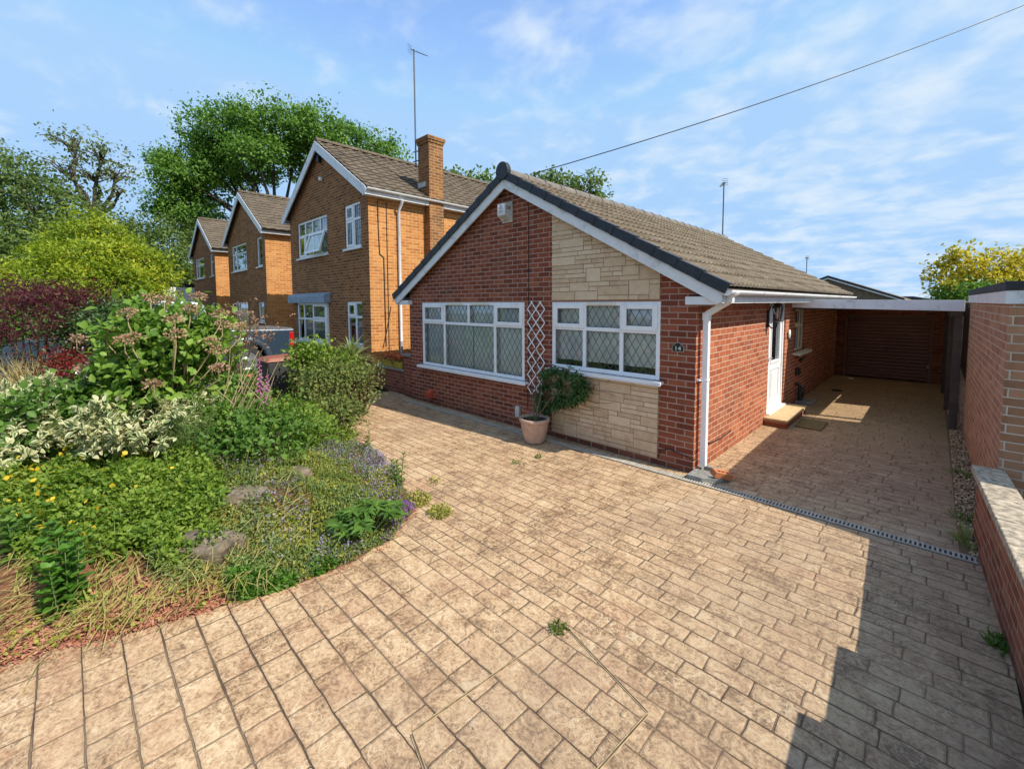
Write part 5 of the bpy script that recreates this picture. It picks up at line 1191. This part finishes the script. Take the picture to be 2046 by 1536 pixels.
upright(135, 1225, 'upright bright green plant with toothed leaves among straw at the front of the bed', .52, 9, .105, M_BRT, .075, W=.6, lv=11)
upright(50, 1120, 'smaller upright green plant at the left edge behind the toothed leaved one', .34, 7, .10, M_GRN, .15, zz=.2)
upright(738, 905, 'slim upright sprig at the back corner of the bed by the paving', .30, 3, .07, M_GRN, .05, 'sprig', W=.3, lv=8)
upright(792, 968, 'leafy upright sprig on the paving edge above the purple flowers', .36, 5, .075, M_GRN, .06, 'sprig', W=.32, lv=10)
# palmate leaved clump
q = on(735, 1035, .2); b = (q[0], q[1], bz(q[0], q[1])); t = thing('palmate_plant', 'dark glossy palmate leaved plant near the purple flowers on the bed edge', 'plant', b); Ps, Ds, Ns, Ls = [], [], [], []; m = MB()
for i in range(22):
    a = random.uniform(0, 6.28); r = random.uniform(.05, .27); c = Vector(b)+Vector((math.cos(a)*r, math.sin(a)*r, .23-r*.35+random.uniform(-.02, .05))); m.tube([Vector(b)+Vector((math.cos(a)*r*.2, math.sin(a)*r*.2, 0)), c], [.005, .004], 5)
    for k in range(7):
        an = a+(k-3)*.75; Ps.append(c); Ds.append((math.cos(an), math.sin(an), .1)); Ns.append((math.cos(a)*.3, math.sin(a)*.3, 1)); Ls.append(random.uniform(.10, .135))
m.build('stems', STEMG, t); Ls = np.array(Ls); leaf_obj('foliage', np.array(Ps), np.array(Ds), np.array(Ns)+rand_dirs(len(Ps))*.1, Ls, Ls*.3, 'fold', M_GRN, t)

# --- ground cover (one object per kind)
def zone(pxs, n, dens=None):
    """random bed points inside photo-traced patches, each patch = (px, py, radius_x, radius_y) on the bed surface"""
    out = []
    for (px, py, rx, ry, w) in pxs:
        a = on(px-rx, py, .22); b_ = on(px+rx, py, .22); c = on(px, py-ry, .22); d = on(px, py+ry, .22); cen = on(px, py, .22)
        k = int(n*w); th = RNG.uniform(0, 6.28, k); r = np.sqrt(RNG.random(k))*(1+.15*np.sin(th*5)); e1 = (b_-a)/2; e2 = (d-c)/2
        out.append(cen[None, :2]+np.cos(th)[:, None]*r[:, None]*e1[None, :2]+np.sin(th)[:, None]*r[:, None]*e2[None, :2])
    p = np.concatenate(out); p = p[inside(p[:, 0], p[:, 1])]; return np.column_stack([p, bed_h(p[:, 0], p[:, 1])])
def cover(name, pxs, n, mat, L, W, h, tpl='oval', up=.6, spread=1., stuff=True):
    P = zone(pxs, n); n = len(P); cl = np.clip(np.abs(np.sin(P[:, 0]*9.3)*np.sin(P[:, 1]*8.1)+.3*np.sin(P[:, 0]*23)), 0, 1)
    P[:, 2] += RNG.random(n)*h*(.45+.75*cl); D = rand_dirs(n, up); N = _norm(np.array([0, 0, .8])+rand_dirs(n)*.6); s = RNG.uniform(.6, 1.3, n)
    o = leaf_obj(name, P, D, N, L*s, W*s, tpl, mat); o['kind'] = 'stuff'; return o
Z_ALL = [(560, 1000, 200, 120, 1.), (690, 930, 110, 75, .55), (740, 1040, 90, 70, .5), (480, 890, 110, 70, .3), (620, 1110, 110, 60, .35)]
cover('ground_cover', Z_ALL, 17000, M_THY, .032, .011, .09)
cover('yellow_ground_cover', [(650, 945, 70, 30, .45), (700, 1000, 110, 45, .4), (600, 1060, 110, 40, .5), (440, 1010, 60, 60, .45), (390, 1060, 70, 50, .4), (520, 950, 90, 40, .4), (640, 860, 60, 40, .3), (760, 950, 30, 40, .2)], 9000, M_SED, .028, .013, .10)
cover('green_ground_cover', [(590, 1140, 75, 38, 1.), (530, 1170, 45, 26, .5), (660, 1105, 45, 28, .35), (500, 1120, 40, 30, .3)], 9500, M_BRT, .030, .026, .10, 'oval', .4)
cover('leafy_ground_cover', [(180, 1020, 210, 70, 1.), (330, 1000, 110, 75, .7), (60, 1000, 120, 90, .6), (340, 1070, 90, 45, .3), (480, 860, 150, 60, .6), (600, 850, 100, 40, .4), (620, 800, 80, 40, .4)], 19000, M_GRN2, .040, .024, .24, 'fold', .45)
cover('grass_stalks', [(180, 1010, 220, 80, 1.), (330, 960, 150, 80, .8), (480, 900, 150, 90, .8), (600, 960, 160, 110, .8), (560, 830, 130, 50, .5)], 320, M_FEN, .24, .005, .16, 'blade', 1.3)
cover('creeping_sprigs', [(405, 1075, 60, 40, .5), (470, 1020, 60, 45, .8), (520, 1090, 60, 50, .6), (350, 1120, 60, 30, .5)], 1500, M_THY, .03, .012, .2)
cover('lavender_flowers', [(480, 950, 80, 34, .6), (700, 900, 80, 34, .9), (760, 910, 40, 50, .6), (690, 1080, 70, 30, .6), (560, 1030, 70, 50, .4), (620, 880, 60, 34, .4), (750, 985, 40, 40, .3)], 2600, M_LAV, .017, .014, .13, 'dia')
cover('yellow_flowers', [(150, 1010, 190, 65, .8), (230, 975, 90, 25, .4), (60, 1060, 80, 40, .3)], 330, M_YEL, .038, .034, .30, 'oval', 1.)
cover('purple_flowers', [(805, 1020, 36, 58, 1.), (775, 1070, 50, 24, .7), (705, 1098, 60, 20, .5), (640, 1122, 40, 12, .2), (770, 930, 30, 40, .25)], 2500, M_PUR, .018, .016, .11, 'dia', .8)
cover('trailing_foliage', [(805, 1020, 40, 60, 1.), (770, 1072, 56, 26, .7), (700, 1098, 60, 22, .5)], 1000, M_THY, .03, .01, .08)
# crumbs of soil and bark spilling from the bed on to the paving
_i = RNG.integers(0, len(BED)-8, 900); _t = RNG.random(900)[:, None]; P = _bp[_i]*(1-_t)+_bp[_i+1]*_t+RNG.normal(size=(900, 2))*.045; P = P[(P[:, 1] > -6.2) & ~inside(P[:, 0], P[:, 1])]; n = len(P); P = np.column_stack([P, np.full(n, .004)])
leaf_obj('soil_crumbs', P, rand_dirs(n)*[1, 1, .1], np.tile([0, 0, 1.], (n, 1))+rand_dirs(n)*.3, RNG.uniform(.008, .035, n), RNG.uniform(.005, .014, n), 'oval', M_BARKM)['kind'] = 'stuff'
# collapsed straw coloured leaves along the front edge
Ps, Ds, Ls = [], [], []
for (px, py, ang, n, sp) in ((480, 1160, 2.5, 130, .26), (360, 1215, 2.4, 130, .28), (250, 1255, 2.5, 150, .22), (120, 1290, 2.45, 170, .28), (30, 1260, 2.0, 150, .4), (300, 1150, 2.9, 60, .35), (30, 1190, 2.3, 140, .4), (200, 1190, 2.7, 120, .4), (440, 1110, 2.2, 60, .2), (560, 1060, 2.4, 60, .3)):
    c = on(px, py, .08)
    for i in range(n):
        x, y = c[0]+random.gauss(0, sp*.55), c[1]+random.gauss(0, sp*.55)
        if not inside(np.array([x]), np.array([y]))[0]: continue
        x = c[0]+round((x-c[0])/.16)*.16+random.gauss(0, .035); y = c[1]+round((y-c[1])/.16)*.16+random.gauss(0, .035)
        if not inside(np.array([x]), np.array([y]))[0]: continue
        a = ang+random.gauss(0, .5)+(math.pi if random.random() < .4 else 0); Ps.append((x, y, bz(x, y)+random.uniform(.01, .10))); Ds.append((math.cos(a), math.sin(a), random.uniform(-.05, .38))); Ls.append(random.uniform(.18, .42))
n = len(Ps); leaf_obj('dead_leaves', np.array(Ps), np.array(Ds), np.tile([0, 0, 1.], (n, 1))+rand_dirs(n)*.4, np.array(Ls), RNG.uniform(.004, .009, n), 'blade', M_STR)['kind'] = 'stuff'
P = zone([(300, 1180, 180, 60, 1.), (120, 1230, 140, 60, .8), (380, 1230, 90, 30, .4), (60, 1290, 80, 30, .4)], 6800); n = len(P); P[:, 2] += .012*RNG.random(n)+.006
leaf_obj('bark_chips', P, rand_dirs(n)*[1, 1, .15], np.tile([0, 0, 1.], (n, 1))+rand_dirs(n)*.35, RNG.uniform(.02, .055, n), RNG.uniform(.008, .02, n), 'oval', M_BARKM)['kind'] = 'stuff'
cover('small_seedlings', [(260, 1200, 210, 60, 1.), (420, 1130, 60, 50, .5), (100, 1260, 120, 50, .5)], 900, M_SED, .026, .018, .10, 'oval', .5)
# weeds on the paving
def weed(px, py, label, r, h, n, mat, name='weed', z=0.):
    q = on(px, py, z); t = thing(name, label, 'weed', (q[0], q[1], z)); a = RNG.uniform(0, 6.28, n); rr_ = r*np.sqrt(RNG.random(n)); P = np.stack([q[0]+np.cos(a)*rr_, q[1]+np.sin(a)*rr_, z+h*RNG.random(n)*(1-rr_/r*.6)], 1)
    leaf_obj('foliage', P, rand_dirs(n, .7), rand_dirs(n, 1.), RNG.uniform(.02, .05, n), .015, 'oval', mat, t)
    m = MB()
    for i in range(8): m.tube([(q[0]+random.uniform(-r, r)*.2, q[1]+random.uniform(-r, r)*.2, z), tuple(P[RNG.integers(n)])], [.003, .0015], 4)
    m.build('stems', STEMG, t)
weed(838, 1005, 'yellow green weed growing on the paving right of the purple flowers', .12, .16, 240, M_SED)
weed(878, 1028, 'smaller weed at the tip of the green tuft on the paving', .12, .11, 200, M_SED)
weed(868, 962, 'flat sparse weed in a paving joint between the sprig and the clay pot', .10, .02, 36, M_SED)
weed(1032, 926, 'tiny sprouts in the paving joint in front of the clay pot', .06, .05, 26, M_OLV)
weed(1075, 914, 'tiny green sprouts on the paving just below the clay pot', .05, .04, 26, M_GRN)
weed(1118, 1258, 'dark moss tuft in the joint at the near inspection cover corner', .05, .012, 70, M_OLV)
def grass_tuft(px, py, label, n, L, r):
    q = on(px, py, 0); t = thing('grass_tuft', label, 'grass', (q[0], q[1], 0)); a = RNG.uniform(0, 6.28, n); P = np.stack([q[0]+np.cos(a)*r*RNG.random(n), q[1]+np.sin(a)*r*1.6*RNG.random(n), 0*a], 1)
    leaf_obj('blades', P, np.stack([np.cos(a)*RNG.uniform(.1, 1, n), np.sin(a)*RNG.uniform(.1, 1, n), RNG.uniform(.3, 1, n)], 1), rand_dirs(n), RNG.uniform(.5, 1, n)*L, .009, 'blade', M_GRN if L < .2 else M_SPK, t)
grass_tuft(1942, 1088, 'yellowish grass tuft at the right end of the drain channel', 120, .20, .09)
grass_tuft(1930, 1040, 'green grass tuft against the garden wall behind the drain end', 60, .13, .10)
grass_tuft(1925, 950, 'dark green tuft on the gravel beside the pink brick garage', 60, .12, .10)
grass_tuft(2000, 1292, 'small weed tuft at the foot of the garden wall in the near corner', 50, .10, .06)
weed(2000, 1288, 'low leafy weed beside the garden wall in the near corner', .07, .05, 70, M_GRN)

# rocks
def rock(name, label, px, py, rad, rot, z, seed):
    q = on(px, py, .2); rg = random.Random(seed); bm = bmesh.new(); bmesh.ops.create_icosphere(bm, subdivisions=4, radius=1)
    from mathutils import noise as mn
    for v in bm.verts:
        p = v.co.copy(); f = 1+.25*mn.noise(p*1.3+Vector((seed, 0, 0)))+.10*mn.noise(p*3.5+Vector((seed, 3, 0)))+.05*mn.noise(p*9)
        c = Vector([math.copysign(abs(a)**.55, a) for a in p])*f; v.co = Vector((c.x*rad[0], c.y*rad[1], c.z*rad[2]))
    me = bpy.data.meshes.new(name); bm.to_mesh(me); bm.free(); me.polygons.foreach_set('use_smooth', [True]*len(me.polygons)); me.materials.append(ROCK)
    o = bpy.data.objects.new(name, me); col.objects.link(o); o.location = (q[0], q[1], bz(q[0], q[1])+z); o.rotation_euler = (.05, .08, rot); tag(o, label, 'rock'); return o
ROCK = plain('lichened sandstone', (.15, .115, .08), .95, var=.45, scale=9, bump=.8, dirt=((.42, .40, .33), 16, .5))
rock('rock', 'long flat lichened boulder lying nearest the front of the bed', 405, 1090, (.15, .26, .14), -.85, .0, 1)
rock('rock', 'second brown boulder behind the nearest one, edged with lavender flowers', 470, 1022, (.13, .26, .09), -.85, .0, 2)
rock('rock', 'small dark stone showing through the yellow ground cover', 597, 972, (.13, .10, .08), .3, .01, 3)

# climber in the clay pot
b = (POTC[0], POTC[1], .34); t = thing('potted_climber', 'dark green climber leaning right from the clay pot along the stone panel', 'climber', b)
pts = [Vector(b), Vector((-2.18, -.30, .62)), Vector((-2.22, -.18, .95)), Vector((-2.05, -.16, 1.15)), Vector((-1.75, -.14, 1.1))]
m = MB(); m.tube(pts, [.014, .012, .010, .008, .005], 7); m.tube([Vector(b)+Vector((-.04, .02, 0)), (-2.35, -.2, .8), (-2.45, -.06, 1.2), (-2.6, -.04, 1.9)], [.009, .007, .006, .003], 6); m.tube([Vector(b)+Vector((.02, 0, 0)), (-2.0, -.22, .7), (-1.6, -.15, .75), (-1.3, -.12, .68), (-1.05, -.08, .72)], [.010, .008, .006, .004, .002], 6)
m.tube([(-1.75, -.14, .74), (-1.5, -.1, .6), (-1.25, -.08, .58)], [.005, .004, .002], 5); m.tube([(-1.6, -.15, .75), (-1.4, -.1, .86), (-1.15, -.06, .84), (-1.02, -.05, .8)], [.005, .004, .003, .002], 5); m.build('stems', STEM, t)
def ony(px, py, y):
    d = _fw+_r2*(px-1023)/FPX-_u2*(py-PPY)/FPX; return CAM+d*((y-CAM[1])/d[1])
Cs = np.array([ony(px, py, -.17) for px, py in ((1092, 748), (1108, 742), (1128, 745), (1146, 752), (1160, 760), (1168, 775), (1162, 790), (1148, 796), (1130, 800), (1112, 806), (1095, 812), (1082, 815), (1078, 795), (1086, 772), (1120, 790), (1150, 775), (1118, 768))]); n = 1650; ci = RNG.integers(0, len(Cs), n); P = Cs[ci]+RNG.normal(size=(n, 3))*[.045, .05, .038]; P[:, 1] = np.minimum(P[:, 1], -.05)
leaf_obj('foliage', P, rand_dirs(n)*[1, .8, .8]+[0.15, -.25, -.35], np.tile([0, -.5, 1.], (n, 1))+rand_dirs(n)*.5, RNG.uniform(.055, .095, n), .024, 'fold', leaf_mat('glossy climber leaf', [(.02, .055, .012), (.045, .10, .02), (.10, .18, .035)], .25, .32, spec=.5), t)
n = 40; q = np.array(b); leaf_obj('pot_weeds', q+RNG.normal(size=(n, 3))*[.1, .1, .02], rand_dirs(n, .8), rand_dirs(n, 1), .06, .012, 'blade', M_GRN, t)
# flowers in the yellow trough
n = 240; P = np.stack([RNG.uniform(-7.5, -6.7, n), RNG.uniform(.07, .29, n), .73+.15*RNG.random(n)], 1); t = thing('trough_flowers', 'orange pink flowers growing in the yellow trough on the low wall', 'flowers', (-7.1, .2, .72))
leaf_obj('petals', P, rand_dirs(n, .5), rand_dirs(n, 1), .06, .055, 'oval', leaf_mat('orange petal', [(.42, .10, .04), (.55, .2, .1)], .3, .6), t); leaf_obj('foliage', P-[0, 0, .04], rand_dirs(n, .5), rand_dirs(n, 1), .07, .03, 'oval', M_OLV, t)

# ================================================================== TREES
def tree(name, label, base, trunk_r, blobs, mat, leaf, per=16, spread=.5, cl=1.0, dens=1., fork=.35, tpl='oval', trunk_mat=BARK, limb=.35, W=.6, group=None, twigs=6, gap=.5):
    t = thing(name, label, 'tree', base, group); b = Vector(base); cen = sum((Vector(q[:3]) for q in blobs), Vector((0, 0, 0)))/len(blobs); f = b.lerp(Vector((cen.x, cen.y, b.z)), .3); top = max(q[2] for q in blobs); f.z = b.z+(top-b.z)*fork
    m = MB(); m.tube([b-Vector((0, 0, .2)), b.lerp(f, .5)+Vector((random.uniform(-.15, .15)*trunk_r*4, 0, 0)), f], [trunk_r*1.25, trunk_r*.95, trunk_r*.8], 10)
    AllC, AllD = [], []
    for (x, y, z, rx, ry, rz, n) in blobs:
        n = int(n*dens); C, d = clump_pts((x, y, z), (rx, ry, rz), n, gap, False, .2); AllC.append(C); AllD.append(d); c = Vector((x, y, z-.25*rz)); mid = f.lerp(c, .5)+Vector((random.uniform(-.4, .4), random.uniform(-.4, .4), random.uniform(-.1, .5)))*limb*2
        r0 = trunk_r*.55; m.tube([f-Vector((0, 0, trunk_r)), mid, c], [r0, r0*.7, r0*.4], 7)
        for k in range(twigs):
            e = Vector(C[RNG.integers(n)]); mm = c.lerp(e, .5)+Vector((random.uniform(-1, 1), random.uniform(-1, 1), random.uniform(-.3, 1)))*rx*.12; m.tube([c.lerp(mid, random.uniform(0, .5)), mm, e], [r0*.35, r0*.22, r0*.06], 5)
    m.build('trunk', trunk_mat, t); C = np.concatenate(AllC); d = np.concatenate(AllD); nc = len(C); n = nc*per; ci = np.repeat(np.arange(nc), per)
    P = C[ci]+RNG.normal(size=(n, 3))*spread*RNG.uniform(.4, 1.2, (nc, 1))[ci]*np.array([1, 1, .75]); D = _norm(d[ci]*.4+rand_dirs(n)*.9); N = _norm(np.array([0, 0, .7])+d[ci]*.5+rand_dirs(n)*.5); s = RNG.uniform(.6, 1.3, n)
    leaf_obj('crown', P, D, N, leaf*s, leaf*W*s, tpl, mat, t); return t
def B(px, py, d, rpx, rpy, n, depth=None):
    """crown lobe seen at a photo position: centre, radii in metres"""
    q = at(px, d); k = d/FPX; return (q[0], q[1], zpx(py, d), rpx*k, depth or rpx*k, rpy*k, n)
# broad tree behind the orange houses
D0 = 40; q = at(575, D0)
tree('broadleaf_tree', 'large dark green tree rising behind the orange brick houses', (q[0], q[1], 0), .34,
     [B(470, 275, D0, 75, 45, 90), B(560, 265, D0, 90, 42, 110), B(640, 272, D0, 70, 40, 80), B(715, 300, D0, 75, 38, 70), B(780, 322, D0, 38, 20, 26), B(430, 320, D0, 45, 45, 50), B(370, 350, D0-2, 48, 42, 60), B(355, 405, D0-2, 40, 38, 50), B(400, 440, D0-1, 55, 40, 60), B(430, 385, D0, 45, 30, 40), B(520, 310, D0-3, 55, 25, 40), B(600, 315, D0+2, 60, 26, 40), B(345, 330, D0-1, 22, 20, 14), B(470, 345, D0, 60, 36, 50), B(440, 300, D0+1, 40, 30, 30), B(520, 350, D0+2, 50, 24, 22), B(620, 345, D0+3, 60, 22, 26), B(700, 335, D0+3, 50, 20, 22)],
     M_TR1, .25, 42, .52, dens=1.5, gap=.4, fork=.42, limb=.8, twigs=9)
q = at(930, 44); tree('broadleaf_tree', 'treetops showing between the chimney and the bungalow gable', (q[0], q[1], 0), .3, [B(935, 372, 44, 45, 26, 36), B(900, 362, 44, 24, 16, 16), B(975, 380, 44, 30, 26, 20)], M_TR2, .36, 24, .55)
q = at(1145, 36); tree('broadleaf_tree', 'green treetop showing above the bungalow ridge', (q[0], q[1], 0), .3, [B(1110, 378, 36, 40, 32, 44), B(1165, 385, 36, 42, 36, 40), B(1085, 372, 36, 24, 26, 16), B(1192, 400, 36, 20, 24, 14)], M_TR2, .28, 22, .42)
D0 = 27; q = at(40, D0)
tree('hedgerow_tree', 'tall hazy green tree filling the left edge', (q[0], q[1], 0), .35, [B(20, 350, D0, 85, 50, 80), B(90, 400, D0, 70, 70, 90), B(0, 470, D0, 90, 80, 110), B(90, 500, D0-2, 70, 70, 90), B(170, 430, D0, 60, 60, 50), B(-60, 400, D0, 80, 80, 60), B(20, 560, D0-4, 110, 60, 90)], M_TR2, .20, 36, .5, fork=.3)
D0 = 30; q = at(200, D0)
tree('thin_tree', 'sparse tree with visible dark branches left of the houses', (q[0], q[1], 0), .28, [B(175, 290, D0, 50, 32, 22), B(225, 310, D0, 48, 30, 22), B(150, 340, D0, 40, 28, 18), B(250, 345, D0, 32, 24, 14), B(205, 350, D0, 55, 30, 16), B(255, 385, D0, 26, 14, 6), B(140, 380, D0, 30, 28, 12)], M_TR3, .20, 15, .42, fork=.62, limb=.7, twigs=16, gap=.35)
for (px, py, d, rx, ry, n, lab) in ((300, 500, 33, 70, 72, 120, 'mid green tree behind the golden foliage'), (365, 500, 36, 48, 70, 90, 'mid green tree against the farthest house of the row'), (240, 470, 34, 60, 50, 70, 'hazy tree directly below the sparse branches'), (430, 470, 42, 60, 60, 60, 'tree glimpsed behind the roofs of the far houses')):
    q = at(px, d); tree('hedgerow_tree', lab, (q[0], q[1], 0), .22, [B(px, py, d, rx, ry, n), B(px-rx*.5, py+ry*.9, d-1, rx, ry*.8, int(n*.7)), B(px+rx*.5, py+ry*.8, d-1, rx*.8, ry*.8, int(n*.6))], M_TR2, .21, 34, .5)
D0 = 19; q = at(185, D0)
tree('golden_tree', 'dome shaped golden yellow tree left of the houses', (q[0], q[1], 0), .2, [B(190, 442, D0, 30, 26, 36), B(160, 475, D0, 42, 34, 60), B(225, 475, D0, 44, 34, 60), B(125, 515, D0-.3, 55, 38, 90), B(190, 515, D0-1.5, 70, 42, 120), B(262, 512, D0-.3, 52, 40, 90), B(75, 553, D0-.5, 58, 36, 90), B(308, 548, D0-.5, 40, 38, 70), B(150, 560, D0-1.8, 90, 40, 130), B(240, 562, D0-1.8, 80, 40, 120), B(180, 605, D0-2, 140, 36, 130), B(60, 600, D0-1.5, 70, 36, 60), B(315, 598, D0-1.5, 40, 36, 50)], M_GLD, .15, 26, .20, fork=.2, tpl='oval', W=.4)
D0 = 21; q = at(1960, D0)
tree('yellow_tree', 'yellow leaved tree behind the flat roofed garage', (q[0], q[1], 0), .13, [B(1915, 540, D0, 38, 36, 46), B(1985, 540, D0, 48, 34, 60), B(2040, 550, D0, 40, 36, 44), B(1880, 575, D0, 30, 26, 22), B(1950, 580, D0, 50, 34, 44), B(1895, 515, D0, 14, 14, 8), B(2090, 560, D0, 50, 50, 40)], M_TRY, .17, 22, .24, fork=.5)
q = at(1935, 20); b = (q[0], q[1], 0); shrub('dark_bush', 'dark green bush under the yellow tree behind the carport', 'bush', b, (b[0], b[1], 2.0), (1.3, 1.0, .9), M_TR1, 120, 20, .2, .14, .08, 'oval', .5)
# hedge that closes the view past the parked pickup
for (px, d, lab) in ((-60, 11, 'leafy bush at the far left edge beyond the dark red shrub'), (120, 12, 'leafy bush behind the dark red shrub and below the golden tree'), (300, 13.5, 'leafy bush behind the truck roof')):
    q = at(px, d); b = (q[0], q[1], .2); shrub('hedge_bush', lab, 'bush', b, (b[0], b[1], 1.15), (1.3, 1.3, .9), M_GRN, 170, 18, .14, .1, .06, 'oval', .5, group='bushes behind the flower bed')
# dry twiggy shrub in front of the middle house
b = (*at(462, 9.2), .2); t = thing('twiggy_shrub', 'brown twiggy shrub with dried heads in front of the middle house', 'shrub', b); m = MB(); Ps = []
for i in range(34):
    e = Vector((b[0]+random.gauss(0, .35), b[1]+random.gauss(0, .35), random.uniform(1.4, 2.15))); a = Vector(b)+Vector((random.uniform(-.1, .1), random.uniform(-.1, .1), 0)); mid = a.lerp(e, .6)+Vector((random.uniform(-.08, .08), 0, 0)); m.tube([a, mid, e], [.010, .007, .003], 4)
    for k in range(4): f_ = mid.lerp(e, random.random())+Vector((random.gauss(0, .12), random.gauss(0, .12), random.uniform(.02, .15))); m.tube([mid.lerp(e, random.uniform(0, .7)), f_], [.004, .002], 4); Ps.append(f_)
m.build('stems', STEM, t); P = np.repeat(np.array(Ps), 7, 0); n = len(P); leaf_obj('dried_heads', P+RNG.normal(size=(n, 3))*.03, rand_dirs(n), rand_dirs(n), .05, .03, 'dia', M_DRY, t)

# ================================================================== SKY AND SUN
SD = Vector((.98, .20, 1.02)).normalized()
el = math.asin(SD.z); az = math.atan2(SD.x, SD.y)
wd = bpy.data.worlds.new('World'); scene.world = wd; wd.use_nodes = True; nt = wd.node_tree; nt.nodes.clear(); g = NG(nt)
sky = g.n('ShaderNodeTexSky', sky_type='NISHITA'); sky.sun_disc = False; sky.sun_elevation = el; sky.sun_rotation = az; sky.air_density = 1.0; sky.dust_density = .25; sky.ozone_density = 2.2
tc = g.n('ShaderNodeTexCoord'); s = g.sep(tc.outputs['Generated']); zc = g.m('ADD', g.m('MAXIMUM', s[2], 0.), .22)
u, v = g.m('DIVIDE', s[0], zc), g.m('DIVIDE', s[1], zc)
cv = g.comb(g.m('ADD', g.m('MULTIPLY', u, 1.15), g.m('MULTIPLY', v, .25)), g.m('ADD', g.m('MULTIPLY', v, 1.3), g.m('MULTIPLY', u, -.2)), 0.)
n1 = g.noise(cv, 2.5, 5, .58, .4); n2 = g.noise(cv, 6.5, 3, .5, .3)
cl = g.m('ADD', g.m('MULTIPLY', n1, .72), g.m('MULTIPLY', n2, .38))
# more cloud towards +x (a real bank of thin cloud on that side)
side = g.map(g.m('ADD', s[0], g.m('MULTIPLY', s[1], .25)), -.9, .4, -.10, .055, 'LINEAR')
f = g.map(g.m('ADD', cl, side), .44, .76, .03, .80)
skc = g.mix(1., g.mix(1., sky.outputs[0], (1.1, 1.16, 1.2), 'MULTIPLY'), (1.48, 2.4, 3.65), 'DARKEN')
c = g.mix(f, skc, (2.9, 3.3, 3.65))
bg = g.n('ShaderNodeBackground'); g.l(c, bg.inputs[0]); bg.inputs[1].default_value = .15
o = g.n('ShaderNodeOutputWorld'); g.l(bg.outputs[0], o.inputs[0])
sl = bpy.data.lights.new('sun', 'SUN'); sl.energy = 3.5; sl.angle = R(.5); sl.color = (1, .93, .82)
so = bpy.data.objects.new('sun', sl); col.objects.link(so); so.rotation_euler = SD.to_track_quat('Z', 'Y').to_euler(); so.location = (20, 5, 20)
vs_ = scene.view_settings; vs_.view_transform = 'Standard'; vs_.look = 'None'; vs_.gamma = 1; vs_.exposure = .85; vs_.use_curve_mapping = False
